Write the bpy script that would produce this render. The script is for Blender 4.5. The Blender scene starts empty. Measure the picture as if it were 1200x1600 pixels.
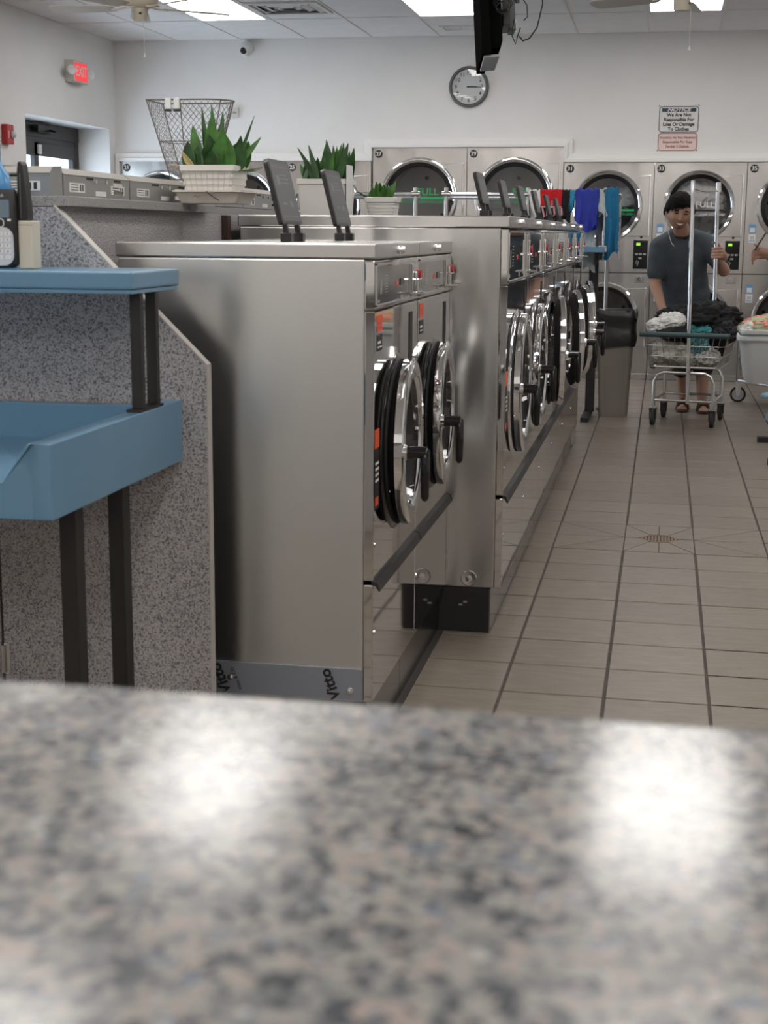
import bpy, bmesh, math, random
from mathutils import Vector, Matrix, noise

random.seed(7)
sc = bpy.context.scene
col = sc.collection
PI = math.pi

# ------------------------------------------------------------------ camera
CAM_H = 1.2908
F_PX = 2289.73
YAW, PIT, ROL = 0.1847, 0.1887, 0.0069
fw0 = Vector((-math.sin(YAW), math.cos(YAW), 0)); r0 = Vector((math.cos(YAW), math.sin(YAW), 0)); u0 = Vector((0, 0, 1))
FWD = fw0 * math.cos(PIT) - u0 * math.sin(PIT)
UP2 = u0 * math.cos(PIT) + fw0 * math.sin(PIT)
RGT = r0 * math.cos(ROL) + UP2 * math.sin(ROL)
UPV = UP2 * math.cos(ROL) - r0 * math.sin(ROL)
cd = bpy.data.cameras.new('camera')
cam = bpy.data.objects.new('camera', cd); col.objects.link(cam)
cam.matrix_world = Matrix(((RGT.x, UPV.x, -FWD.x, 0), (RGT.y, UPV.y, -FWD.y, 0), (RGT.z, UPV.z, -FWD.z, CAM_H), (0, 0, 0, 1)))
cd.sensor_fit = 'HORIZONTAL'; cd.sensor_width = 36.0; cd.lens = F_PX / 1200 * 36
cd.clip_start = 0.02; cd.clip_end = 200
cd.dof.use_dof = True; cd.dof.focus_distance = 6.2; cd.dof.aperture_fstop = cd.lens / 6.0
sc.camera = cam

# ------------------------------------------------------------------ world, exposure
w = bpy.data.worlds.new('world'); sc.world = w; w.use_nodes = True
bg = w.node_tree.nodes['Background']
bg.inputs['Color'].default_value = (0.78, 0.89, 1.0, 1); bg.inputs['Strength'].default_value = 7.0
vs = sc.view_settings
vs.view_transform = 'Standard'; vs.look = 'None'; vs.exposure = 0.0; vs.gamma = 1.0; vs.use_curve_mapping = False
sc.cycles.max_bounces = 8; sc.cycles.diffuse_bounces = 4; sc.cycles.glossy_bounces = 4
sc.cycles.transparent_max_bounces = 8; sc.cycles.caustics_reflective = False; sc.cycles.caustics_refractive = False
sc.cycles.sample_clamp_indirect = 6.0
LIGHT_L = 9.6            # radiance of the fluorescent diffusers

# ------------------------------------------------------------------ materials
M = {}
def newmat(name):
    m = bpy.data.materials.new(name); m.use_nodes = True
    nt = m.node_tree; b = nt.nodes['Principled BSDF']; M[name] = m
    return m, nt, b
def mat(name, c, rough=.5, metal=0., spec=None, coat=0., emit=None, estr=1., trans=0., alpha=1.):
    m, nt, b = newmat(name)
    b.inputs['Base Color'].default_value = (*c, 1); b.inputs['Roughness'].default_value = rough; b.inputs['Metallic'].default_value = metal
    if spec is not None: b.inputs['Specular IOR Level'].default_value = spec
    if coat: b.inputs['Coat Weight'].default_value = coat; b.inputs['Coat Roughness'].default_value = .05
    if emit: b.inputs['Emission Color'].default_value = (*emit, 1); b.inputs['Emission Strength'].default_value = estr
    if trans: b.inputs['Transmission Weight'].default_value = trans
    return m
def nd(nt, t, **k):
    n = nt.nodes.new(t)
    for a, v in k.items():
        if a in n.inputs: n.inputs[a].default_value = v
        else: setattr(n, a, v)
    return n
def ramp(nt, stops, interp='LINEAR'):
    n = nt.nodes.new('ShaderNodeValToRGB'); n.color_ramp.interpolation = interp
    e = n.color_ramp.elements
    while len(e) < len(stops): e.new(.5)
    for i, (p, c) in enumerate(stops):
        e[i].position = p; e[i].color = (*c, 1)
    return n
def coords(nt, scale=(1, 1, 1), kind='Object'):
    tc = nt.nodes.new('ShaderNodeTexCoord'); mp = nt.nodes.new('ShaderNodeMapping')
    mp.inputs['Scale'].default_value = scale
    nt.links.new(tc.outputs[kind], mp.inputs[0])
    return mp.outputs[0]
def bump(nt, b, h, strength=.2, dist=.002):
    n = nt.nodes.new('ShaderNodeBump'); n.inputs['Strength'].default_value = strength; n.inputs['Distance'].default_value = dist
    nt.links.new(h, n.inputs['Height']); nt.links.new(n.outputs[0], b.inputs['Normal'])
def noisy(name, c, var=.12, scale=8., rough=.6, metal=0., bstr=0., bscale=None, detail=4, spec=None, squash=(1, 1, 1)):
    m, nt, b = newmat(name); L = nt.links
    v = coords(nt, squash)
    n = nd(nt, 'ShaderNodeTexNoise', Scale=scale, Detail=detail); L.new(v, n.inputs['Vector'])
    lo = tuple(x * (1 - var) for x in c); hi = tuple(min(1, x * (1 + var)) for x in c)
    r = ramp(nt, [(.3, lo), (.7, hi)]); L.new(n.outputs['Fac'], r.inputs[0]); L.new(r.outputs[0], b.inputs['Base Color'])
    b.inputs['Roughness'].default_value = rough; b.inputs['Metallic'].default_value = metal
    if spec is not None: b.inputs['Specular IOR Level'].default_value = spec
    if bstr:
        n2 = nd(nt, 'ShaderNodeTexNoise', Scale=bscale or scale * 6, Detail=3); L.new(v, n2.inputs['Vector'])
        bump(nt, b, n2.outputs['Fac'], bstr)
    return m
def steel(name, c, rough, aniso=0., wav=0., wscale=(2, 2, 2), streak=(1, 1, 1), sstr=0.):
    m, nt, b = newmat(name); L = nt.links
    b.inputs['Base Color'].default_value = (*c, 1); b.inputs['Metallic'].default_value = 1.; b.inputs['Roughness'].default_value = rough
    if aniso:
        b.inputs['Anisotropic'].default_value = aniso
        t = nt.nodes.new('ShaderNodeTangent'); t.direction_type = 'RADIAL'; t.axis = 'Z'
        L.new(t.outputs[0], b.inputs['Tangent']); b.inputs['Anisotropic Rotation'].default_value = .25
    if sstr:
        v = coords(nt, streak); n = nd(nt, 'ShaderNodeTexNoise', Scale=1., Detail=3); L.new(v, n.inputs['Vector'])
        mr = nd(nt, 'ShaderNodeMapRange'); mr.inputs['To Min'].default_value = rough - sstr; mr.inputs['To Max'].default_value = rough + sstr
        L.new(n.outputs['Fac'], mr.inputs['Value']); L.new(mr.outputs[0], b.inputs['Roughness'])
    if wav:
        v = coords(nt, wscale); n = nd(nt, 'ShaderNodeTexNoise', Scale=1., Detail=1.5); L.new(v, n.inputs['Vector'])
        bump(nt, b, n.outputs['Fac'], wav, .02)
    return m

noisy('wall_paint', (.83, .82, .81), .02, 3, .55, bstr=.05, bscale=180)
noisy('ceiling_tile', (.86, .845, .85), .03, 6, .9, bstr=.25, bscale=220)
mat('grid_white', (.80, .79, .79), .5)
mat('trim_white', (.87, .86, .84), .4)
mat('diffuser', (.9, .9, .9), .5, emit=(1., .965, .93), estr=LIGHT_L)
noisy('grout', (.075, .062, .052), .25, 30, .9)
# ceramic floor tile: per-tile shift of a soft streaky beige
m, nt, b = newmat('floor_tile'); L = nt.links
oi = nt.nodes.new('ShaderNodeObjectInfo'); tc = nt.nodes.new('ShaderNodeTexCoord')
ad = nd(nt, 'ShaderNodeVectorMath', operation='ADD'); ms = nd(nt, 'ShaderNodeVectorMath', operation='SCALE'); ms.inputs['Scale'].default_value = 30
cb = nt.nodes.new('ShaderNodeCombineXYZ'); L.new(oi.outputs['Random'], cb.inputs[0]); L.new(oi.outputs['Random'], cb.inputs[1])
L.new(cb.outputs[0], ms.inputs[0]); L.new(tc.outputs['Object'], ad.inputs[0]); L.new(ms.outputs[0], ad.inputs[1])
mp = nd(nt, 'ShaderNodeMapping'); mp.inputs['Scale'].default_value = (6, 20, 6); L.new(ad.outputs[0], mp.inputs[0])
n1 = nd(nt, 'ShaderNodeTexNoise', Scale=1.4, Detail=6, Roughness=.65); L.new(mp.outputs[0], n1.inputs['Vector'])
r = ramp(nt, [(.25, (.165, .138, .109)), (.5, (.206, .173, .138)), (.75, (.250, .212, .170))]); L.new(n1.outputs['Fac'], r.inputs[0])
hs = nt.nodes.new('ShaderNodeHueSaturation'); mr = nd(nt, 'ShaderNodeMapRange'); mr.inputs['To Min'].default_value = .92; mr.inputs['To Max'].default_value = 1.06
L.new(oi.outputs['Random'], mr.inputs['Value']); L.new(mr.outputs[0], hs.inputs['Value']); L.new(r.outputs[0], hs.inputs['Color'])
L.new(hs.outputs[0], b.inputs['Base Color']); b.inputs['Roughness'].default_value = .38
n2 = nd(nt, 'ShaderNodeTexNoise', Scale=5, Detail=3); L.new(mp.outputs[0], n2.inputs['Vector']); bump(nt, b, n2.outputs['Fac'], .25, .002)
# granite
m, nt, b = newmat('granite'); L = nt.links
v = coords(nt, (1, 1, 1)); nn = nd(nt, 'ShaderNodeTexNoise', Scale=80, Detail=3); L.new(v, nn.inputs['Vector'])
mx = nd(nt, 'ShaderNodeMixRGB', blend_type='ADD'); mx.inputs[0].default_value = .008; L.new(v, mx.inputs[1]); L.new(nn.outputs['Color'], mx.inputs[2])
vo = nd(nt, 'ShaderNodeTexVoronoi', Scale=160); L.new(mx.outputs[0], vo.inputs['Vector'])
sp = nt.nodes.new('ShaderNodeSeparateColor'); L.new(vo.outputs['Color'], sp.inputs[0])
r1 = ramp(nt, [(0, (.020, .023, .028)), (.14, (.060, .066, .075)), (.34, (.145, .150, .150)), (.53, (.235, .23, .212)), (.69, (.265, .225, .205)), (.81, (.12, .145, .18)), (.90, (.36, .355, .335))], 'CONSTANT')
n4 = nd(nt, 'ShaderNodeTexNoise', Scale=38, Detail=4); L.new(v, n4.inputs['Vector'])
ma = nd(nt, 'ShaderNodeMath', operation='MULTIPLY_ADD'); ma.inputs[1].default_value = .62; L.new(sp.outputs[0], ma.inputs[0])
mb_ = nd(nt, 'ShaderNodeMapRange'); mb_.inputs['From Min'].default_value = .3; mb_.inputs['From Max'].default_value = .7; mb_.inputs['To Max'].default_value = .42
L.new(n4.outputs['Fac'], mb_.inputs['Value']); L.new(mb_.outputs[0], ma.inputs[2]); L.new(ma.outputs[0], r1.inputs[0])
L.new(r1.outputs[0], b.inputs['Base Color']); b.inputs['Roughness'].default_value = .17
# speckled laminate
def laminate(name, lo, mid, hi, scale=240):
    m, nt, b = newmat(name); L = nt.links
    v = coords(nt, (1, 1, 1)); n = nd(nt, 'ShaderNodeTexNoise', Scale=scale, Detail=2.5, Roughness=.6); L.new(v, n.inputs['Vector'])
    r = ramp(nt, [(.36, lo), (.45, mid), (.55, hi), (.7, tuple(x * 1.12 for x in hi))]); L.new(n.outputs['Fac'], r.inputs[0]); L.new(r.outputs[0], b.inputs['Base Color'])
    b.inputs['Roughness'].default_value = .45
laminate('laminate', (.11, .105, .108), (.34, .322, .326), (.50, .475, .478))
laminate('laminate_ledge', (.15, .145, .14), (.28, .27, .26), (.36, .35, .34), 380)
mat('laminate_edge', (.50, .47, .44), .5)
steel('steel_brushed', (.62, .62, .60), .28, aniso=.75, streak=(1, 1, 260), sstr=.006, wav=.10, wscale=(4.5, 4.5, .5))
steel('steel_cap', (.63, .615, .60), .24, aniso=.5, wav=.02)
steel('steel_wavy', (.60, .595, .58), .22, aniso=.6, wav=.55, wscale=(6, 6, .9))
steel('steel_mirror', (.67, .66, .645), .045, wav=.03, wscale=(3, 3, 3))
steel('steel_dryer', (.58, .56, .54), .24, aniso=.4, wav=.40, wscale=(4.2, 4.2, 1.8))
steel('steel_plinth', (.22, .21, .20), .20, wav=.03)
steel('chrome', (.88, .88, .89), .045)
steel('chrome_dull', (.62, .61, .60), .22)
steel('bare_wire', (.50, .48, .46), .32)
mat('rust_wire', (.17, .145, .13), .5, .3)
mat('brass_dark', (.20, .13, .08), .4, .8)
mat('black_plastic', (.012, .012, .013), .35)
mat('black_gloss', (.008, .008, .009), .12)
mat('tv_black', (.006, .006, .006), .9, spec=.0)
mat('black_matte', (.016, .015, .015), .8)
mat('black_paint', (.013, .011, .010), .5)
mat('curb_dark', (.035, .028, .024), .7)
mat('brown_dark', (.045, .022, .016), .5)
mat('rubber', (.02, .02, .02), .7)
mat('grey_lid', (.105, .108, .112), .5)
mat('grey_print', (.20, .20, .205), .6)
mat('panel_grey', (.29, .285, .275), .35, .6)
steel('panel_gloss', (.36, .35, .335), .12)
mat('film_blue', (.29, .31, .355), .3, .4)
mat('orange_label', (.72, .10, .03), .5)
mat('red_plastic', (.42, .012, .015), .35)
mat('white_label', (.78, .78, .76), .5)
mat('blue_label', (.14, .34, .62), .5)
mat('ink', (.012, .012, .014), .6)
mat('ink_white', (.82, .82, .80), .6)
mat('ink_green', (.03, .42, .13), .6)
mat('ink_red', (.36, .09, .07), .6)
mat('sign_pink', (.80, .66, .62), .5)
mat('navy_ink', (.03, .035, .07), .5)
mat('led_green', (.1, .3, .02), .5, emit=(.45, .9, .08), estr=.9)
noisy('blue_gelcoat', (.122, .248, .368), .05, 3, .28, bstr=.03, bscale=60)
mat('white_ceramic', (.74, .72, .68), .35)
mat('cream_foam', (.66, .61, .54), .6)
mat('soil', (.05, .035, .025), .9)
mat('white_plastic', (.74, .745, .74), .35)
mat('cream_plastic', (.60, .55, .44), .45)
mat('silver_plastic', (.62, .64, .68), .3, .2)
mat('screen_lcd', (.16, .22, .27), .2)
mat('blue_bottle', (.07, .26, .52), .25)
noisy('grey_metal', (.33, .335, .325), .06, 5, .42, .5)
mat('head_lid', (.30, .288, .262), .65)
mat('grey_metal_light', (.33, .32, .295), .45, .3)
noisy('leaf_green', (.055, .165, .028), .35, 30, .35)
noisy('leaf_dark', (.028, .085, .022), .35, 30, .35)
mat('leaf_dry', (.50, .40, .20), .7)
mat('fan_cream', (.72, .66, .54), .4)
mat('fan_blade', (.66, .625, .57), .5)
mat('camera_white', (.72, .72, .70), .4)
mat('exit_body', (.62, .60, .55), .5)
mat('exit_glow', (.5, .02, .02), .5, emit=(1., .06, .07), estr=.75)
mat('door_bronze', (.028, .024, .023), .4)
mat('can_beige', (.24, .215, .185), .5)
noisy('bag_black', (.010, .010, .011), .2, 20, .28, bstr=.9, bscale=30)
mat('bag_hem', (.015, .015, .016), .4)
mat('green_bumper', (.035, .075, .08), .5)
mat('tub_white', (.72, .735, .72), .35)
mat('stool_blue', (.22, .42, .60), .4)
mat('skin', (.45, .255, .18), .5)
mat('skin_light', (.44, .255, .185), .5)
mat('lip', (.27, .085, .07), .45)
mat('tooth', (.74, .70, .64), .35)
mat('eye_dark', (.012, .008, .006), .3)
noisy('hair_black', (.009, .008, .008), .4, 60, .8, spec=.15)
noisy('shirt_slate', (.058, .072, .085), .18, 14, .85, bstr=.3, bscale=20)
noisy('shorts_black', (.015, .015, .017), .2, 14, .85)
noisy('sandal_brown', (.05, .026, .018), .2, 20, .6)
noisy('shirt_white', (.66, .66, .65), .08, 14, .85, bstr=.3, bscale=20)
noisy('jeans', (.06, .08, .13), .2, 40, .85)
def cloth(name, c, var=.15): return noisy(name, c, var, 18, .85, bstr=.35, bscale=35)
cloth('cloth_white', (.80, .795, .77)); cloth('cloth_red', (.62, .012, .018)); cloth('cloth_black', (.010, .010, .011)); cloth('cloth_cyan', (.03, .30, .52))
cloth('cloth_blue', (.035, .055, .40)); cloth('cloth_teal', (.015, .17, .34)); cloth('cloth_grey', (.15, .155, .165)); cloth('cloth_pale', (.50, .56, .57))
cloth('cloth_beige', (.64, .62, .57)); cloth('cloth_aqua', (.06, .30, .32), .5); cloth('cloth_charcoal', (.022, .023, .026)); cloth('cloth_pink', (.66, .34, .36), .4)
# patterned cloths
def pattern(name, base, spot, scale, th, spot2=None):
    m, nt, b = newmat(name); L = nt.links
    v = coords(nt); vo = nd(nt, 'ShaderNodeTexVoronoi', Scale=scale); L.new(v, vo.inputs['Vector'])
    st = [(0, spot), (th, base)]
    if spot2: st = [(0, spot2), (th * .45, spot), (th, base)]
    r = ramp(nt, st, 'CONSTANT'); L.new(vo.outputs['Distance'], r.inputs[0]); L.new(r.outputs[0], b.inputs['Base Color']); b.inputs['Roughness'].default_value = .85
pattern('cloth_floral', (.42, .44, .28), (.62, .16, .12), 16, .48, (.75, .32, .26))
pattern('cloth_print_grey', (.58, .57, .55), (.24, .25, .26), 22, .42)
pattern('cloth_print_aqua', (.05, .26, .28), (.30, .50, .52), 40, .36)
# panes
def pane(name, tint, refl=.06, trans=.9):
    m, nt, b = newmat(name); L = nt.links; nt.nodes.remove(b); out = nt.nodes['Material Output']
    t = nd(nt, 'ShaderNodeBsdfTransparent'); t.inputs[0].default_value = (*tint, 1)
    g = nd(nt, 'ShaderNodeBsdfGlossy'); g.inputs['Roughness'].default_value = .03; g.inputs[0].default_value = (1, 1, 1, 1)
    lw = nd(nt, 'ShaderNodeLayerWeight'); lw.inputs['Blend'].default_value = .5
    mr = nd(nt, 'ShaderNodeMapRange'); mr.inputs['To Min'].default_value = refl; mr.inputs['To Max'].default_value = .75
    x = nd(nt, 'ShaderNodeMixShader'); pw = nd(nt, 'ShaderNodeMath', operation='POWER'); pw.inputs[1].default_value = 3.5; L.new(lw.outputs['Facing'], pw.inputs[0]); L.new(pw.outputs[0], mr.inputs['Value']); L.new(mr.outputs[0], x.inputs[0])
    L.new(t.outputs[0], x.inputs[1]); L.new(g.outputs[0], x.inputs[2]); L.new(x.outputs[0], out.inputs['Surface'])
pane('glass_dark', (.72, .72, .73)); pane('glass_clear', (.9, .93, .95), .05); pane('glass_clock', (.93, .94, .96), .06)
steel('drum', (.30, .295, .29), .42)

# ------------------------------------------------------------------ mesh helpers
class MB:
    def __init__(s): s.v = []; s.f = []
    def add(s, vs, fs):
        o = len(s.v); s.v += [tuple(x) for x in vs]; s.f += [tuple(i + o for i in f) for f in fs]; return s
    def box(s, x0, x1, y0, y1, z0, z1):
        return s.add([(x0, y0, z0), (x1, y0, z0), (x1, y1, z0), (x0, y1, z0), (x0, y0, z1), (x1, y0, z1), (x1, y1, z1), (x0, y1, z1)],
                     [(0, 3, 2, 1), (4, 5, 6, 7), (0, 1, 5, 4), (1, 2, 6, 5), (2, 3, 7, 6), (3, 0, 4, 7)])
    def prism(s, poly, a, b, axis='y'):
        n = len(poly)
        def P(p, t):
            if axis == 'y': return (p[0], t, p[1])
            if axis == 'x': return (t, p[0], p[1])
            return (p[0], p[1], t)
        vs = [P(p, a) for p in poly] + [P(p, b) for p in poly]
        fs = [tuple(range(n)), tuple(range(2 * n - 1, n - 1, -1))] + [(i, i + n, (i + 1) % n + n, (i + 1) % n) for i in range(n)]
        return s.add(vs, fs)
    def tube(s, pts, r, n=8, caps=True, closed=False):
        pts = [Vector(p) for p in pts]; k = len(pts); rs = r if isinstance(r, (list, tuple)) else [r] * k
        rings = []; prev = None
        for i, p in enumerate(pts):
            if closed: t = pts[(i + 1) % k] - pts[i - 1]
            else: t = pts[min(i + 1, k - 1)] - pts[max(i - 1, 0)]
            if t.length < 1e-9: t = Vector((0, 0, 1))
            t.normalize()
            if prev is None:
                a = Vector((0, 0, 1)) if abs(t.z) < .9 else Vector((1, 0, 0)); u = t.cross(a).normalized()
            else: u = (prev - t * prev.dot(t)); u = u.normalized() if u.length > 1e-6 else t.orthogonal().normalized()
            prev = u; q = t.cross(u)
            rings.append([p + (u * math.cos(2 * PI * j / n) + q * math.sin(2 * PI * j / n)) * rs[i] for j in range(n)])
        o = len(s.v)
        for R in rings: s.v += [tuple(x) for x in R]
        m = k if closed else k - 1
        for i in range(m):
            for j in range(n):
                a = o + i * n + j; b = o + i * n + (j + 1) % n; c = o + ((i + 1) % k) * n + (j + 1) % n; d = o + ((i + 1) % k) * n + j
                s.f.append((a, b, c, d))
        if caps and not closed:
            s.f.append(tuple(o + j for j in range(n))[::-1]); s.f.append(tuple(o + (k - 1) * n + j for j in range(n)))
        return s
    def cyl(s, p0, p1, r0, r1=None, n=16): return s.tube([p0, p1], [r0, r0 if r1 is None else r1], n)
    def lathe(s, prof, c=(0, 0, 0), axis='z', n=32, closed=False):
        o = len(s.v); k = len(prof)
        for (r, h) in prof:
            for j in range(n):
                a = 2 * PI * j / n; x, y = r * math.cos(a), r * math.sin(a)
                if axis == 'z': p = (c[0] + x, c[1] + y, c[2] + h)
                elif axis == 'x': p = (c[0] + h, c[1] + x, c[2] + y)
                else: p = (c[0] + x, c[1] + h, c[2] + y)
                s.v.append(p)
        for i in range(k if closed else k - 1):
            for j in range(n):
                i2 = (i + 1) % k
                s.f.append((o + i * n + j, o + i * n + (j + 1) % n, o + i2 * n + (j + 1) % n, o + i2 * n + j))
        return s
    def ball(s, c, r, n=14, m=9, sq=(1, 1, 1)):
        prof = [(max(1e-5, r * math.sin(PI * i / m)), -r * math.cos(PI * i / m)) for i in range(m + 1)]
        t = MB().lathe(prof, (0, 0, 0), 'z', n)
        return s.add([(c[0] + p[0] * sq[0], c[1] + p[1] * sq[1], c[2] + p[2] * sq[2]) for p in t.v], t.f)
    def grid(s, fn, nu, nv):
        o = len(s.v)
        for i in range(nu + 1):
            for j in range(nv + 1): s.v.append(tuple(fn(i / nu, j / nv)))
        for i in range(nu):
            for j in range(nv):
                a = o + i * (nv + 1) + j; s.f.append((a, a + nv + 1, a + nv + 2, a + 1))
        return s
    def xf(s, mtx):
        s.v = [tuple(mtx @ Vector(p)) for p in s.v]; return s
    def build(s, name, m, parent=None, bevel=0., seg=2, smooth=None, solid=0., sub=0, wn=False):
        me = bpy.data.meshes.new(name); me.from_pydata(s.v, [], s.f); me.update()
        bm = bmesh.new(); bm.from_mesh(me)
        bmesh.ops.remove_doubles(bm, verts=bm.verts, dist=1e-6)
        bmesh.ops.recalc_face_normals(bm, faces=bm.faces)
        if solid: bmesh.ops.solidify(bm, geom=bm.faces[:], thickness=solid)
        if bevel:
            es = [e for e in bm.edges if len(e.link_faces) == 2 and e.calc_face_angle(0) > .5]
            bmesh.ops.bevel(bm, geom=es, offset=bevel, segments=seg, affect='EDGES', profile=.6, clamp_overlap=True)
        if sub: bmesh.ops.subdivide_edges(bm, edges=bm.edges[:], cuts=sub, use_grid_fill=True, smooth=1.)
        bm.to_mesh(me); bm.free()
        if smooth is None: smooth = False
        if smooth:
            for p in me.polygons: p.use_smooth = True
            me.set_sharp_from_angle(angle=math.radians(40))
        me.materials.append(M[m] if isinstance(m, str) else m)
        o = bpy.data.objects.new(name, me); col.objects.link(o)
        if parent: o.parent = parent
        if wn:
            for p in me.polygons: p.use_smooth = True
            o.modifiers.new('wn', 'WEIGHTED_NORMAL').weight = 100
        return o
def tag(o, label=None, cat=None, group=None, kind=None):
    if label: o['label'] = label
    if cat: o['category'] = cat
    if group: o['group'] = group
    if kind: o['kind'] = kind
    return o
def thing(name, label, cat, loc=(0, 0, 0), rz=0., group=None):
    o = bpy.data.objects.new(name, None); col.objects.link(o); o.location = loc; o.rotation_euler = (0, 0, rz); o.empty_display_size = .1
    return tag(o, label, cat, group)
def struct(o): o['kind'] = 'structure'; return o
def copy_tree(o, parent=None):
    c = o.copy(); col.objects.link(c)
    if parent: c.parent = parent
    for ch in list(o.children): copy_tree(ch, c)
    return c
def text(name, body, size, mtx, m, parent=None, ext=.0004, bold=0., shear=0., sx=1., align='CENTER'):
    cu = bpy.data.curves.new(name, 'FONT'); cu.body = body; cu.size = size; cu.extrude = ext; cu.offset = bold; cu.shear = shear
    cu.align_x = align; cu.align_y = 'CENTER'; cu.resolution_u = 3
    t = bpy.data.objects.new(name, cu); me = bpy.data.meshes.new_from_object(t)
    bpy.data.objects.remove(t); bpy.data.curves.remove(cu)
    me.transform(mtx @ Matrix.Diagonal((sx, 1, 1, 1))); me.materials.clear(); me.materials.append(M[m])
    o = bpy.data.objects.new(name, me); col.objects.link(o)
    if parent: o.parent = parent
    return o
def frame_to(loc, right, up):
    r, u = Vector(right).normalized(), Vector(up).normalized(); n = r.cross(u)
    return Matrix(((r.x, u.x, n.x, loc[0]), (r.y, u.y, n.y, loc[1]), (r.z, u.z, n.z, loc[2]), (0, 0, 0, 1)))
def rrect(w, h, r, n=4):
    out = []
    for cx, cy, a in ((w / 2 - r, h / 2 - r, 0), (-w / 2 + r, h / 2 - r, 90), (-w / 2 + r, -h / 2 + r, 180), (w / 2 - r, -h / 2 + r, 270)):
        for i in range(n + 1):
            t = math.radians(a + 90 * i / n); out.append((cx + r * math.cos(t), cy + r * math.sin(t)))
    return out
# ================================================================== SETTING
ZC = 3.004; YB = 13.45; XL = -5.091; XR = 4.2; YF = -3.0
TW, TD = .2921, .2847; TX0, TY0, TK = -.4075, 5.4533, -.0153
T2 = .6096

# floor: slab (grout level) with tiles as pieces
fl = struct(MB().box(XL - .5, XR + .1, YF - .1, YB + 1.0, -.2, -.003).build('floor', 'grout'))
G = .0045
def cell(c, i):
    x0 = TX0 + c * TW; x1 = x0 + TW
    def y(x, k): return TY0 + k * TD + TK * (x - TX0)
    return x0, x1, y, i
def tile_mesh():
    x0, x1 = -TW / 2 + G, TW / 2 - G
    b = MB(); h = TD / 2 - G; k = TK
    b.prism([(x0, -h + k * x0), (x1, -h + k * x1), (x1, h + k * x1), (x0, h + k * x0)], -.010, 0., 'z')
    return b.build('tile', 'floor_tile', fl, bevel=.0018, seg=1, smooth=False)
t0 = None
drain_cells = {(c, i) for c in (0, 1, 2) for i in (2, 3)}
rest = MB()
for c in range(-17, 17):
    for i in range(-30, 29):
        xc = TX0 + (c + .5) * TW; yc = TY0 + (i + .5) * TD + TK * (xc - TX0)
        if (c, i) in drain_cells: continue
        vis = -2 <= c <= 6 and -7 <= i <= 27 and yc > 3.55 and (c >= -1 or yc < 4.7 or yc > 8.6) and xc < -.35 + (yc * .085 + .25)
        if yc > YB - .1: continue
        if vis:
            if t0 is None: t0 = tile_mesh(); o = t0
            else: o = t0.copy(); col.objects.link(o); o.parent = fl
            o.location = (xc, yc, random.uniform(-.0006, .0006))
        else:
            x0, x1 = xc - TW / 2 + G, xc + TW / 2 - G; h = TD / 2 - G
            rest.add([(x0, yc - h + TK * (x0 - xc), 0), (x1, yc - h + TK * (x1 - xc), 0), (x1, yc + h + TK * (x1 - xc), 0), (x0, yc + h + TK * (x0 - xc), 0)], [(0, 1, 2, 3)])
tag(rest.build('tile_field', 'floor_tile', fl), kind='stuff')
# cut tiles round the drain
DX, DY = .03, TY0 + 3 * TD + TK * .44
def cut_tile(pts):
    cx = sum(p[0] for p in pts) / len(pts); cy = sum(p[1] for p in pts) / len(pts)
    area = abs(sum(pts[i][0] * pts[(i + 1) % len(pts)][1] - pts[(i + 1) % len(pts)][0] * pts[i][1] for i in range(len(pts)))) / 2
    per = sum(math.dist(pts[i], pts[(i + 1) % len(pts)]) for i in range(len(pts)))
    k = 1 - .0026 / (2 * area / per)
    q = [(cx + (p[0] - cx) * k, cy + (p[1] - cy) * k) for p in pts]
    MB().prism(q, -.010, 0., 'z').build('tile', 'floor_tile', fl)
def gy(x, k): return TY0 + k * TD + TK * (x - TX0)
for c, i in sorted(drain_cells):
    x0, x1 = TX0 + c * TW, TX0 + (c + 1) * TW; xm = (x0 + x1) / 2
    bl, br, tr, tl = (x0, gy(x0, i)), (x1, gy(x1, i)), (x1, gy(x1, i + 1)), (x0, gy(x0, i + 1))
    if c == 1:
        R = .083
        if i == 3:
            a0, a1, mid, e = bl, br, (xm, gy(xm, i + 1)), (tl, tr)
        else:
            a0, a1, mid, e = tl, tr, (xm, gy(xm, i)), (bl, br)
        def arc(p):
            d = Vector((p[0] - xm, p[1] - DY)); d.normalize(); return (xm + d.x * R, DY + d.y * R)
        L_ = [a0, e[0], arc(e[0]), arc(a0)]; L2 = [e[0], mid, arc(mid), arc(e[0])]
        R2 = [mid, e[1], arc(e[1]), arc(mid)]; R1 = [e[1], a1, arc(a1), arc(e[1])]
        for P in (L_, L2, R2, R1): cut_tile(P)
    elif (c == 0) == (i == 3):
        cut_tile([bl, br, tl]); cut_tile([br, tr, tl])
    else:
        cut_tile([bl, br, tr]); cut_tile([bl, tr, tl])
dr = thing('floor_drain', 'round slotted brown metal floor drain in the aisle', 'drain', (DX, DY, -.004))
b = MB(); b.lathe([(.066, -.002), (.066, .004), (.078, .004), (.080, -.002)], n=28, closed=True); b.build('rim', 'brass_dark', dr, smooth=True)
MB().lathe([(.0001, -.0005), (.067, -.0005)], n=20).build('sump', 'black_matte', dr)
for k in range(9):
    x = -.056 + k * .014; h = math.sqrt(.067 ** 2 - x * x)
    MB().box(x - .0045, x + .0045, -h, h, -.0005, .0035).build('bar', 'brass_dark', dr)

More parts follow.
